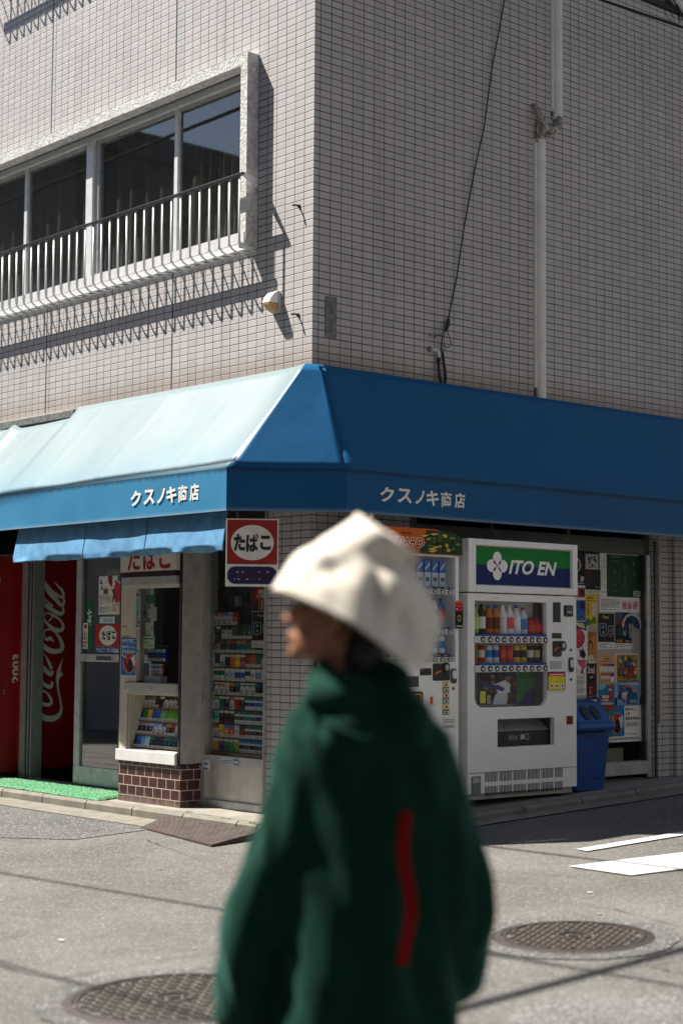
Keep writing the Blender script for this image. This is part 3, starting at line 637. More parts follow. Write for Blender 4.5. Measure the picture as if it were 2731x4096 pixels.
# ---------------------------------------------------------------- corner sign, lamp, pipes, cables on the wall
S = thing('tobacco_sign', (.074, -.55, 1.57), 'square enamel tobacco sign, white oval on red over a navy bar, under the awning corner', 'sign')
T = MC.copy(); T.translation = Vector((.074, -.55, 0)); sw = .167                # u 0 at the sign's middle
b = MB(T); b.box(-sw, sw, 1.570, 2.004, -.008, .004, M['signwhite']); b.build('panel', S, bevel=.002)
b = MB(T); b.rrect(-sw+.008, sw-.008, 1.712, 1.996, .006, None, .0048, M['oxblood']); b.ell(.0, 1.85, .137, .113, None, .0054, M['signwhite'], 40); b.build('red_field', S)
b = MB(T)
for t, u0, u1, v0, v1 in (('た', -.118, -.045, 1.795, 1.905), ('ば', -.040, .040, 1.790, 1.908), ('こ', .050, .118, 1.803, 1.897)): b.text(t, u0, u1, v0, v1, .0062, M['black'], .055)
b.build('lettering', S)
b = MB(T); b.rrect(-sw+.010, sw-.008, 1.586, 1.698, .05, None, .0048, M['navy']); b.text('7 STARS', -.125, .13, 1.615, 1.668, .0056, ink((74, 20, 40)), .03, .2)
for i in range(9): x = rng.uniform(-.12, .12); z = rng.choice((1.614, 1.66)); b.quad(x, x+rng.uniform(.006, .014), z, z+.005, .0062, M['signwhite'])
b.build('navy_bar', S)
for x in (-.1, .09): b = MB(T); b.box(x, x+.01, 2.0, 2.06, -.006, .0, M['alu_dark']); b.build('hanger', S)

Lm = thing('wall_lamp', (-.385, -.05, 3.49), 'small white wall lamp with amber lens on the sunlit tiles', 'lamp')
b = MB(ML); b.rrect(-.435, -.335, 3.475, 3.625, .02, 0, .02, M['offwhite']); b.build('back_plate', Lm, bevel=.004)
b = MB(ML)
pr = [(.012, 3.62), (.05, 3.61), (.085, 3.57), (.095, 3.535), (.012, 3.535)]
b.add([(-.43, v, w) for w, v in pr]+[(-.345, v, w) for w, v in pr], [(0, 1, 2, 3, 4), (9, 8, 7, 6, 5)]+[(i, 5+i, 5+(i+1) % 5, (i+1) % 5) for i in range(5)], M['white']); b.build('hood', Lm, bevel=.008)
b = MB(ML); pr = [(.012, 3.534), (.092, 3.534), (.088, 3.52), (.04, 3.485), (.012, 3.478)]
b.add([(-.427, v, w) for w, v in pr]+[(-.348, v, w) for w, v in pr], [(0, 1, 2, 3, 4), (9, 8, 7, 6, 5)]+[(i, 5+i, 5+(i+1) % 5, (i+1) % 5) for i in range(5)], M['amber']); b.build('lens', Lm, bevel=.006)
for z, lab in ((4.18, 'rusty wall hook on the sunlit tiles level with the upper window'), (3.431, 'rusty wall hook on the sunlit tiles right of the lamp')):
    b = MB(ML); b.tube([(-.152, z, 0), (-.152, z, .035), (-.158, z-.004, .048), (-.166, z+.004, .05)], .007, M['iron'], 6); b.ell(-.152, z, .013, .013, 0, .008, M['iron'], 12); b.build('wall_hook', label=lab, cat='hook', smooth=True)
bx(MR, (.108, .208, 3.272, 3.552, 0, .008), M['plaque'], 'wall_plate', label='weathered grey metal plate on the shaded tiles by the corner', cat='plate')
def duct(u0, u1, pts, lab, cut):
    t = thing('pipe_cover', (.03, (u0+u1)/2, pts[0]), lab, 'pipe', 'white pipe covers on the right wall')
    b = MB(MR); b.rrect(u0+.016, u1, 0, 1, .001, 0, .01, M['duct']) if False else None
    b = MB(); n = 10; um = (u0+.018+u1)/2; rr = (u1-u0-.018)/2
    prof = [(um-rr, .0)]+[(um-rr*math.cos(math.pi*i/n), .022+.036*math.sin(math.pi*i/n)) for i in range(n+1)]+[(um+rr, .0)]
    b.add([(w, u, pts[0]) for u, w in prof]+[(w, u, pts[1]) for u, w in prof], [tuple(range(len(prof)))]+[(i, i+1, len(prof)+i+1, len(prof)+i) for i in range(len(prof)-1)], M['duct']); b.build('cover', t, smooth=False)
    b = MB(MR); b.box(u0, u0+.02, pts[0]+cut, pts[1], 0, .018, M['duct']); b.box(u0+.004, u0+.012, pts[0]+.02, pts[0]+cut-.005, .0, .012, M['alu_dark']); b.build('back_channel', t)
duct(2.186, 2.284, (3.058, 5.06), 'lower white pipe cover, running down to the blue awning', .09)
duct(2.382, 2.480, (5.262, 9.5), 'upper white pipe cover, set off to the right above the taped bend', .06)
b = MB(); tp = [(.03, 2.235, 5.05), (.045, 2.225, 5.11), (.05, 2.26, 5.15), (.055, 2.31, 5.135), (.055, 2.37, 5.155), (.05, 2.42, 5.20), (.04, 2.435, 5.27)]
b.tube(tp, [.02, .025, .026, .028, .026, .026, .028], M['tape'], 10); b.tube([(.04, 2.30, 5.14), (.05, 2.24, 5.19), (.045, 2.195, 5.26), (.03, 2.175, 5.31), (.01, 2.17, 5.33)], [.024, .025, .026, .022, .01], M['tape'], 10)
b.tube([(.025, 2.205, 5.04), (.03, 2.20, 5.12), (.03, 2.21, 5.2)], .012, M['tape'], 8)
for i, p in enumerate(tp[1:-1]): b.lathe(Vector(p)-Vector((0, .008, .004)), (0, 1, .4), [(.0285, 0), (.0295, .008), (.0285, .016)], M['offwhite' if i % 2 else 'tape'], 10)
b.build('taped_pipe_bend', smooth=True, label='taped and weathered pipe bend joining the two white pipe covers', cat='pipe')
b = MB(); cp = [(1.84, 6.4), (1.835, 6.049), (1.797, 5.838), (1.712, 5.517), (1.619, 5.033), (1.537, 4.722), (1.46, 4.415), (1.402, 4.211), (1.34, 3.849), (1.305, 3.716), (1.261, 3.583), (1.252, 3.525)]
b.tube([(.022+.006*math.sin(i*2), y, z) for i, (y, z) in enumerate(cp)], .0052, M['black'], 6)
b.tube([(.025, 1.252, 3.545), (.028, 1.248, 3.50), (.028, 1.232, 3.475), (.025, 1.222, 3.45)], [.012, .016, .015, .007], M['blackp'], 8)
b.tube([(.025, 1.222, 3.452), (.025, 1.20, 3.42), (.022, 1.193, 3.38), (.022, 1.186, 3.34), (.022, 1.19, 3.31), (.022, 1.20, 3.28), (.022, 1.212, 3.22), (.022, 1.226, 3.16), (.022, 1.232, 3.11), (.024, 1.222, 3.07), (.024, 1.205, 3.052), (.024, 1.186, 3.07), (.024, 1.168, 3.12), (.024, 1.158, 3.18), (.024, 1.157, 3.23)], [.003]*2+[.005]*3+[.010]*10, M['black'], 7)
b.tube([(.024, 1.158, 3.22), (.024, 1.159, 3.25)], .0145, M['blackp'], 8); b.tube([(.024, 1.159, 3.245), (.026, 1.157, 3.275), (.028, 1.145, 3.298), (.024, 1.12, 3.305), (.01, 1.098, 3.302), (0, 1.09, 3.30)], .0125, M['offwhite'], 8)
b.lathe((0, 1.085, 3.305), (1, 0, 0), [(.02, 0), (.02, .012), (.012, .022)], M['plaque'], 12)
for y0 in (.0, .012): b.tube([(.026, 1.228, 3.46), (.03, 1.18+y0, 3.43-y0), (.025, 1.13, 3.405)], .0022, M['black'], 5)
b.tube([(.026, 1.238, 3.465), (.03, 1.262, 3.40), (.03, 1.28, 3.365), (.028, 1.265, 3.34), (.025, 1.23, 3.335), (.024, 1.20, 3.35)], .0032, M['black'], 5)
b.tube([(.0, 1.095, 3.408), (.03, 1.095, 3.41), (.045, 1.11, 3.415), (.035, 1.125, 3.405), (.015, 1.12, 3.39)], .008, M['tape'], 6)
b.build('wall_cable', smooth=True, label='thin black cable hanging down the shaded tiles to a looped cable end', cat='cable')
b = MB(); b.tube([(1.0, .50, 5.74), (1.30, .86, 5.57), (1.554, 1.153, 5.425), (1.889, 1.555, 5.253), (2.5, 2.28, 4.96), (4.5, 4.6, 4.2)], .0095, M['black'], 8)
b.build('service_cable', smooth=True, label='thick black service cable crossing the top right of the photo', cat='cable')
t = thing('cable_clamp', (1.87, 1.52, 5.32), 'dark cable clamp with loose wires at the top right edge', 'clamp')
b = MB(); b.tube([(1.80, 1.43, 5.52), (1.835, 1.475, 5.415), (1.875, 1.525, 5.365)], [.018, .02, .012], M['black'], 10); b.build('clamp_body', t, smooth=True)
b = MB(); b.tube([(1.84, 1.49, 5.55), (1.875, 1.53, 5.42), (1.905, 1.565, 5.36), (1.94, 1.6, 5.24)], [.026, .026, .022, .018], M['duct'], 10); b.build('sleeve', t, smooth=True)
b = MB()
for k in range(9):
    a = Vector((1.80+.01*k, 1.43+.012*k, 5.46)); e = Vector((1.85+.012*k, 1.5+.014*k, 5.275)); mid = (a+e)/2+Vector((rng.uniform(-.03, .03), rng.uniform(-.03, .03), rng.uniform(-.05, .0)))
    b.tube([a, (a+mid)/2+Vector((.01, 0, 0)), mid, (mid+e)/2, e], .0022, M['black'], 5)
b.build('loose_wire', t, smooth=True)
for k, (p, q, r) in enumerate((((-40, -2.95, 6.55), (26, -1.3, 6.5), .019), ((-40, -7.6, 6.6), (26, -2.0, 6.5), .016), ((-40, -6.3, 6.7), (26, -5.4, 6.6), .014), ((.35, -30, 6.6), (.55, 40, 6.6), .034), ((-40, -6.9, 7.2), (26, -6.4, 7.0), .022))):
    b = MB(); p, q = Vector(p), Vector(q); b.tube([p.lerp(q, i/20)-Vector((0, 0, .35*math.sin(math.pi*i/20))) for i in range(21)], r, M['black'], 8)
    b.build('overhead_cable', smooth=True, label='black overhead street cable whose thin shadow crosses the road', cat='cable', group='overhead street cables')

# ---------------------------------------------------------------- vending machines
def bottle(mx, u, v, w, h, r, cols, kind):
    """a bottle or can standing at u, v, w; returns a mesh builder"""
    b = MB(mx); body, lab, cap = cols
    if kind == 'can': b.lathe((u, v, w), (0, 1, 0), [(r*.86, 0), (r, .006), (r, h-.012), (r*.84, h)], ink(body), 14); b.lathe((u, v, w), (0, 1, 0), [(r*1.012, h*.30), (r*1.012, h*.72)], ink(lab), 14, False); b.lathe((u, v, w), (0, 1, 0), [(r*.84, h), (r*.8, h+.003)], M['alu_bright'], 14)
    else:
        b.lathe((u, v, w), (0, 1, 0), [(r*.9, 0), (r, .01), (r, h*.62), (r*.8, h*.74), (r*.42, h*.88), (r*.40, h*.92)], ink(body), 14)
        b.lathe((u, v, w), (0, 1, 0), [(r*1.02, h*.18), (r*1.02, h*.58)], ink(lab), 14, False); b.lathe((u, v, w), (0, 1, 0), [(r*.46, h*.90), (r*.46, h)], ink(cap), 12)
    return b
ORD = ['first', 'second', 'third', 'fourth', 'fifth', 'sixth', 'seventh', 'eighth', 'ninth', 'tenth', 'eleventh', 'twelfth', 'thirteenth']
X0 = .45
# the large white machine
V = thing('drink_vending_machine', (.25, 1.58, .115), 'white drink vending machine with a green and blue lit header beside the blue bin', 'vending machine')
y0, y1 = 1.022, 2.140; W0 = X0
b = MB(MR); b.holes(y0, y1, .20, 1.562, [(1.090, 1.822, .782, 1.512), (1.316, 1.902, .505, .698)], W0-.04, W0, M['white'])
b.box(y0, y1, .2, 1.562, .04, .09, M['white']); b.box(y0, y0+.03, .2, 1.562, .09, W0-.04, M['white']); b.box(y1-.03, y1, .2, 1.562, .09, W0-.04, M['white']); b.box(y0+.03, y1-.03, .2, .23, .09, W0-.04, M['white']); b.box(y0+.03, y1-.03, 1.53, 1.562, .09, W0-.04, M['white'])
b.box(y0+.03, y1-.03, .74, .775, .09, W0-.04, M['white'])
b.box(1.075, 1.84, .78, 1.52, W0-.17, W0-.15, M['offwhite'])
for u, v, c, s in ((1.090, .782, 1, 1), (1.822, .782, -1, 1)):          # rounded lower corners of the window
    b.poly([(u, v), (u+c*.075, v)]+[(u+c*(.075-.075*math.sin(R(a))), v+s*(.075-.075*math.cos(R(a)))) for a in (15, 35, 55, 75, 90)], W0-.03, W0+.001, M['white'])
b.box(1.316, 1.902, .505, .698, W0-.20, W0-.19, M['blackp']); b.build('cabinet', V, bevel=.006)
b = MB(MR); b.holes(y0-.004, y1+.004, 1.570, 1.937, [(1.092, 2.088, 1.620, 1.893)], W0-.03, W0+.014, M['white']); b.box(y0-.004, y1+.004, 1.570, 1.937, .05, W0-.03, M['white']); b.build('header_box', V, bevel=.007)
b = MB(MR); hz = 1.762
b.quad(1.094, 2.086, hz, 1.891, W0-.012, ink((10, 122, 48))); b.quad(1.094, 2.086, 1.622, hz, W0-.012, ink((14, 34, 98)))
b.quad(1.092, 2.088, 1.887, 1.893, W0-.010, M['greyp']); b.quad(1.092, 2.088, 1.620, 1.625, W0-.010, M['greyp'])
HD = b.build('header_sign', V)
b = MB(MR); wm_ = M['white']
cx, cz, rr = 1.325, 1.757, .0475
for a in (90, 180, 270, 0):
    b.ell(cx+.056*math.cos(R(a)), cz+.052*math.sin(R(a)), rr if a in (0, 180) else rr*.92, rr*.92 if a in (0, 180) else rr, None, W0-.0110, wm_, 24)
b.text('ITO EN', 1.440, 1.945, 1.705, 1.805, W0-.0110, wm_, .03, .28); b.build('logo', HD)
bx(MR, (1.090, 1.822, .782, 1.512, W0-.024, W0-.020), M['vglass'], 'display_pane', V)
for z0, z1, n in ((1.226, 1.276, 10), (1.026, 1.076, 10)):
    b = MB(MR); b.box(1.080, 1.826, z0-.004, z1-.006, W0-.02, W0+.010, M['offwhite']); b.box(1.125, 1.822, z1-.008, z1+.008, W0-.03, W0+.004, ink((30, 84, 160))); SH = b.build('button_rail', V, bevel=.004)
    for i in range(n):
        u = 1.160+.0705*i; b = MB(MR); b.ell(u, (z0+z1)/2-.004, .021, .020, W0+.008, W0+.014, M['blackp'], 18); b.ell(u, (z0+z1)/2-.006, .010, .009, None, W0+.0145, M['alu_bright'], 12); b.build('button', SH)
for a, n_, m_ in (((1.887, 1.967, 1.374, 1.517, W0-.0, W0+.003), 'dark_panel', 'blackp'), ((1.876, 1.977, 1.258, 1.297, W0, W0+.003), 'price_display', 'blackp'), ((1.854, 1.980, 1.041, 1.098, W0, W0+.002), 'spec_plate', 'alu')): bx(MR, a, M[m_], n_, V)
b = MB(MR); b.quad(1.955, 1.962, 1.275, 1.281, W0+.0036, ink((255, 40, 20))); b.build('red_digit', V)
b = MB(MR); b.rrect(2.003, 2.100, 1.416, 1.498, .012, W0, W0+.006, M['blackp']); b.box(2.020, 2.085, 1.43, 1.484, W0+.006, W0+.010, M['alu_dark']); b.box(2.03, 2.076, 1.445, 1.452, W0+.010, W0+.016, M['alu_bright']); b.build('bill_slot', V)
b = MB(MR); b.rrect(1.882, 1.972, 1.129, 1.241, .014, W0, W0+.008, M['blackp']); b.ell(1.985, 1.205, .036, .036, W0, W0+.012, M['blackp'], 22); b.ell(1.985, 1.207, .018, .018, W0+.012, W0+.018, M['alu'], 16)
b.flat([(1.895, 1.165), (1.925, 1.185), (1.955, 1.192), (1.958, 1.200), (1.928, 1.196), (1.897, 1.178)], W0+.0086, ink((230, 120, 30))); b.build('coin_slot', V)
b = MB(MR); b.rrect(2.052, 2.102, 1.018, 1.124, .022, W0, W0+.010, M['blackp']); b.rrect(2.060, 2.094, 1.05, 1.11, .016, W0+.010, W0+.016, M['alu_bright']); b.build('handle_lock', V)
for z in (1.176, .965):
    b = MB(MR); b.ell(2.079, z, .011, .011, W0, W0+.004, M['alu_dark'], 16); b.build('lock', V)
b = MB(MR); b.box(2.03, 2.096, .645, .704, W0, W0+.004, ink((120, 40, 16))); b.build('red_flap', V)
b = MB(MR); b.box(1.316, 1.902, .505, .61, W0-.06, W0-.05, M['blackp']); b.add([(1.32, .61, W0-.05), (1.898, .61, W0-.05), (1.898, .69, W0-.16), (1.32, .69, W0-.16)], [(0, 1, 2, 3)], M['alu'])
b.ell(1.668, .568, .022, .024, None, W0-.0495, M['alu'], 16); b.ell(1.668, .568, .016, .018, None, W0-.0490, M['blackp'], 16); b.quad(1.60, 1.64, .55, .585, W0-.049, M['alu']); b.quad(1.48, 1.57, .545, .58, W0-.049, M['plaque']); b.build('dispensing_port', V)
bx(MR, (y0, y1, .338, .342, W0, W0+.0015), M['alu_dark'], 'panel_seam', V)
b = MB(MR)
for z0, z1 in ((.275, .338), (.182, .246)):
    for i in range(56):
        if (i % 10) == 9: continue
        b.box(1.19+i*.0143, 1.1975+i*.0143, z0, z1, W0+.0004, W0+.0012, M['blackp'])
b.build('grille', V)
b = MB(MR); b.box(1.058, 1.146, .20, .318, W0+.0002, W0+.004, M['plaque']); b.box(1.07, 1.136, .272, .31, W0+.004, W0+.005, M['alu']); b.build('rating_plate', V)
b = MB(MR); b.box(y0+.02, y1-.03, .158, .199, .08, W0-.03, M['alu_dark']); b.box(y0+.02, y1-.03, .158, .199, W0-.03, W0-.02, M['greyp']); b.build('plinth', V)
for yy_ in (y0+.08, y1-.1):
    for w in (.12, W0-.07): b = MB(MR); b.lathe((yy_, .085, w), (0, 1, 0), [(.03, 0), (.03, .02), (.012, .022), (.012, .08)], M['alu_dark'], 12); b.build('foot', V)
def sheet(mx, a, w, items, name, label, cat, group=None, th=.001, base=(236, 234, 228)):
    b = MB(mx); b.box(a[0], a[1], a[2], a[3], w, w+th, ink(base)); printed(b, a[0], a[1], a[2], a[3], w+th, items); return b.build(name, label=label, cat=cat, group=group)
sheet(MR, (1.824, 2.016, .872, 1.022), W0+.0005, [('r', 0, 0, 1, .12, (222, 226, 214)), ('r', 0, .12, 1, 1, (60, 40, 90)), ('r', .06, .14, .96, .96, (240, 226, 60)), ('r', .06, .78, .96, .96, (206, 30, 60))]+[('r', .10+.3*i, .17, .34+.3*i, .74, (236, 214, 40)) for i in range(3)]+[('r', .13+.3*i, .22, .31+.3*i, .44, (250, 250, 236)) for i in range(3)]+[('e', .22+.3*i, .33, .05, .07, (90, 50, 30)) for i in range(3)]+[('l', .12, .81, .9, .92, 1, (255, 255, 255))], 'sticker', 'yellow and magenta sticker at the right of the white machine window', 'sticker')
# the leaflets shown inside the machine window
sheet(MR, (1.235, 1.632, .795, 1.018), W0-.12, [('r', 0, 0, 1, 1, (52, 46, 52))]+[('e', rng.uniform(.03, .97), rng.uniform(.1, .95), .05, .07, rng.choice([(90, 60, 56), (44, 50, 84), (120, 92, 80), (36, 34, 44), (140, 120, 110)])) for _ in range(46)]+[
    ('p', [(.34, 0), (.40, .28), (.50, .42), (.62, .44), (.74, .30), (.70, 0)], (196, 200, 210)), ('p', [(.38, .62), (.66, .76), (.80, .62), (.78, .36), (.5, .34), (.42, .5)], (222, 224, 230)), ('p', [(.10, .56), (.16, .63), (.50, .60), (.66, .50), (.60, .40), (.40, .48)], (38, 62, 140)), ('p', [(.02, .58), (.10, .54), (.22, .60), (.20, .68), (.1, .66)], (30, 44, 96)), ('e', .74, .86, .085, .12, (150, 106, 84)), ('p', [(.64, .86), (.66, .98), (.76, 1.0), (.86, .94), (.87, .84), (.76, .88)], (30, 48, 110)), ('r', .02, .05, .16, .42, (214, 220, 70)), ('l', .2, .03, .3, .3, 4, (240, 240, 240))],
    'poster', 'baseball batter poster inside the white vending machine window', 'poster')
sheet(MR, (1.628, 1.815, .79, 1.022), W0-.11, [('r', 0, 0, 1, 1, (10, 112, 52)), ('p', [(0, 0), (1, 0), (1, .55), (.55, .38), (.2, .12)], (14, 34, 100))], 'poster', 'green and blue card beside the batter poster in the vending window', 'poster')
top = [('pet', .205, .033, (150, 190, 80), (196, 214, 120), (60, 120, 50)), ('pet', .205, .031, (60, 60, 40), (226, 226, 220), (34, 60, 40)), ('pet', .200, .032, (200, 120, 40), (110, 52, 20), (40, 120, 200)), ('pet', .200, .032, (206, 126, 44), (112, 54, 22), (40, 120, 200)), ('pet', .205, .033, (236, 236, 240), (226, 220, 224), (236, 238, 244)), ('pet', .205, .033, (232, 232, 238), (220, 84, 100), (236, 238, 244)), ('pet', .205, .033, (222, 228, 240), (236, 240, 246), (60, 110, 190)), ('pet', .19, .033, (206, 216, 236), (60, 130, 200), (210, 60, 50)), ('pet', .12, .040, (190, 40, 34), (210, 70, 54), (120, 30, 24)), ('pet', .12, .040, (186, 40, 36), (206, 60, 50), (120, 30, 24))]
cn = {0: 'pale green', 1: 'dark tea', 2: 'orange brown', 3: 'amber brown', 4: 'plain white', 5: 'white and pink', 6: 'white and blue', 7: 'blue labelled', 8: 'round red', 9: 'squat red'}
for i, (k, h, r, *cs) in enumerate(top): bottle(MR, 1.160+.0705*i, 1.285, W0-.075, h, r, cs, k).build('drink_bottle', smooth=True, label=f'{cn[i]} drink bottle, {ORD[i]} from left on upper shelf of white machine', cat='bottle', group='bottles on the upper vending shelf')
bot = [((190, 90, 40), (90, 140, 60)), ((176, 40, 36), (226, 214, 200)), ((226, 232, 240), (50, 130, 200)), ((222, 228, 238), (50, 110, 190)), ((200, 50, 50), (224, 80, 74)), ((206, 54, 52), (226, 84, 76)), ((224, 196, 40), (30, 34, 50)), ((220, 190, 36), (28, 32, 48)), ((52, 36, 26), (220, 216, 208)), ((46, 32, 24), (196, 180, 150))]
cn = ['orange and green', 'red and cream', 'white and bright blue', 'white and deep blue', 'plain red', 'soft red', 'yellow and black', 'mustard and black', 'dark brown', 'blackish brown']
for i, cs in enumerate(bot): bottle(MR, 1.160+.0705*i, 1.086, W0-.075, .122, .0265, (*cs, (200, 200, 200)), 'can').build('drink_can', smooth=True, label=f'{cn[i]} drink can, {ORD[i]} from left on lower shelf of white machine', cat='can', group='cans on the lower vending shelf')

# the second machine, half hidden behind the hat
V = thing('drink_vending_machine', (.25, .48, .1), 'white drink vending machine with a flame and camouflage topper, mostly behind the person', 'vending machine')
a0, a1 = .03, .938
b = MB(MR); b.holes(a0, a1, .17, 1.812, [(.09, .906, 1.094, 1.80), (.2, .62, .45, .62)], W0-.04, W0, M['white']); b.box(a0, a1, .17, 1.812, .04, W0-.15, M['white']); b.box(a0, a0+.03, .17, 1.812, W0-.15, W0-.04, M['white']); b.box(a1-.03, a1, .17, 1.812, W0-.15, W0-.04, M['white']); b.box(.09, .906, 1.094, 1.80, W0-.149, W0-.14, ink((180, 200, 224)))
b.box(.2, .62, .45, .62, W0-.12, W0-.11, M['blackp']); b.build('cabinet', V, bevel=.006)
b = MB(MR); n = 14
def tp_(i): t = math.pi*i/n; return 1.83+.15*min(1, 1.5*math.sin(t))**.8
pts = [(a0-.02+(a1+.03-a0)*i/n, tp_(i) if 0 < i < n else 1.85) for i in range(n+1)]
b.poly([(a0-.02, 1.812), (a1+.01, 1.812)]+pts[::-1], W0-.02, W0+.012, ink((196, 96, 24)))
w = W0+.0125
b.flat([(.55, 1.815), (.955, 1.815), (.955, 1.93), (.88, 1.965), (.62, 1.972)], w, ink((36, 62, 28)))
for i in range(40):
    u, v = rng.uniform(.62, .93), rng.uniform(1.825, 1.945); b.ell(u, v, rng.uniform(.012, .03), rng.uniform(.006, .014), None, w+.0004+.00001*i, ink(rng.choice([(24, 44, 20), (74, 96, 40), (188, 168, 60), (18, 26, 14), (120, 120, 70)])), 9)
for i in range(26):
    u = rng.uniform(.03, .66); v = rng.uniform(1.82, 1.96); b.flat([(u, v), (u+.04, v+.006), (u+.09, v+rng.uniform(-.012, .012)), (u+.04, v-.008)], w+.0006+.00001*i, ink(rng.choice([(226, 150, 40), (232, 190, 80), (206, 60, 20), (150, 30, 16)])))
b.text('LIFEGUARD', .10, .60, 1.852, 1.918, w+.0012, ink((250, 226, 190)), .075, .15); b.text('LIFEGUARD', .105, .595, 1.856, 1.914, w+.0016, ink((150, 22, 20)), .02, .15); b.build('topper', V)
bx(MR, (.09, .906, 1.094, 1.80, W0-.022, W0-.018), M['vglass'], 'display_pane', V)
for z0 in (1.547, 1.279, 1.094):
    b = MB(MR); b.box(.09, .885, z0, z0+.032, W0-.02, W0+.012, M['offwhite']); b.box(.09, .885, z0+.032, z0+.05, W0-.05, W0-.03, ink((24, 44, 110)))
    for i in range(11): b.text(rng.choice(['100', '110', '120', '150']), .115+.0705*i, .155+.0705*i, z0+.036, z0+.047, W0-.0290, ink((230, 230, 230)), .02)
    SH = b.build('button_rail', V, bevel=.004)
    for i in range(11): u = .135+.0705*i; b = MB(MR); b.ell(u, z0+.016, .025, .0125, W0+.011, W0+.017, M['alu_dark'], 18); b.ell(u, z0+.015, .014, .006, None, W0+.0175, M['alu_bright'], 12); b.build('button', SH)
b = MB(MR); b.box(.573, .676, 1.006, 1.052, W0, W0+.004, M['blackp']); b.build('price_display', V)
b = MB(MR); b.rrect(.691, .848, .969, 1.084, .012, W0, W0+.006, M['blackp']); b.ell(.812, 1.055, .032, .036, W0+.006, W0+.012, M['blackp'], 20); b.ell(.812, 1.057, .017, .02, W0+.012, W0+.018, M['alu'], 16); b.flat([(.708, 1.005), (.74, 1.022), (.766, 1.026), (.77, 1.036), (.74, 1.034), (.712, 1.02)], W0+.0066, ink((230, 120, 30))); b.build('coin_slot', V)
b = MB(MR); b.rrect(.857, .911, .949, 1.05, .02, W0, W0+.008, M['alu_dark']); b.rrect(.866, .902, .98, 1.04, .016, W0+.008, W0+.016, M['alu_bright']); b.build('handle_lock', V)
b = MB(MR); b.ell(.884, .915, .011, .011, W0, W0+.004, M['alu_dark'], 14); b.build('lock', V)
b = MB(MR); b.box(.38, .56, .93, 1.0, W0-.0, W0+.003, M['alu_dark']); b.rrect(.36, .60, .69, .90, .02, W0, W0+.004, M['blackp']); b.rrect(.372, .588, .702, .888, .016, None, W0+.0046, ink((214, 180, 50))); b.rrect(.384, .576, .714, .876, .012, None, W0+.005, ink((130, 24, 18))); b.build('notice_frame', V)
b = MB(MR); b.box(.05, .92, .13, .168, .08, W0-.02, M['alu_dark']); b.build('plinth', V)
for yy_ in (.1, .86): b = MB(MR); b.lathe((yy_, .075, W0-.07), (0, 1, 0), [(.03, 0), (.03, .02), (.012, .022), (.012, .06)], M['alu_dark'], 12); b.build('foot', V)
sheet(MR, (.884, .960, 1.318, 1.504), W0+.015, [('r', 0, 0, 1, 1, (26, 22, 22)), ('r', 0, .8, 1, 1, (226, 92, 34)), ('r', .1, .64, .9, .78, (196, 30, 40)), ('l', .15, .66, .85, .76, 1, (250, 240, 240)), ('e', .5, .38, .22, .12, (206, 150, 60)), ('e', .5, .38, .14, .07, (26, 22, 22)), ('l', .1, .04, .9, .14, 1, (200, 200, 200)), ('l', .1, .84, .9, .94, 1, (60, 20, 12))], 'sticker', 'tall black and orange sticker on the right edge of the half hidden machine', 'sticker')
sheet(MR, (.782, .843, .743, .963), W0+.0005, [('r', 0, .84-.17*i, 1, 1-.17*i, c) for i, c in enumerate([(226, 190, 40), (70, 130, 60), (220, 120, 40), (60, 130, 80), (232, 200, 60), (70, 120, 60)])]+[('r', .12, .87-.17*i, .88, .96-.17*i, (226, 226, 214)) for i in range(6)]+[('e', .5, .91-.17*i, .2, .03, (50, 60, 120)) for i in range(6)], 'sticker', 'narrow strip of little pictures below the coin slot of the half hidden machine', 'sticker')
sheet(MR, (.64, .72, .80, .885), W0+.0005, [('e', .5, .62, .2, .16, (196, 110, 40)), ('p', [(.3, .2), (.7, .2), (.62, .5), (.38, .5)], (216, 80, 40)), ('l', .15, .05, .85, .14, 1, (120, 120, 120))], 'sticker', 'small white sticker with an orange figure on the half hidden machine', 'sticker')
sheet(MR, (.782, .900, .645, .727), W0+.0005, [('l', .05, .45, .95, .95, 4, (120, 120, 124)), ('t', '0219240010', .05, .1, .95, .32, (90, 90, 94))], 'sticker', 'white number plate sticker low on the half hidden machine', 'sticker')
k = 0
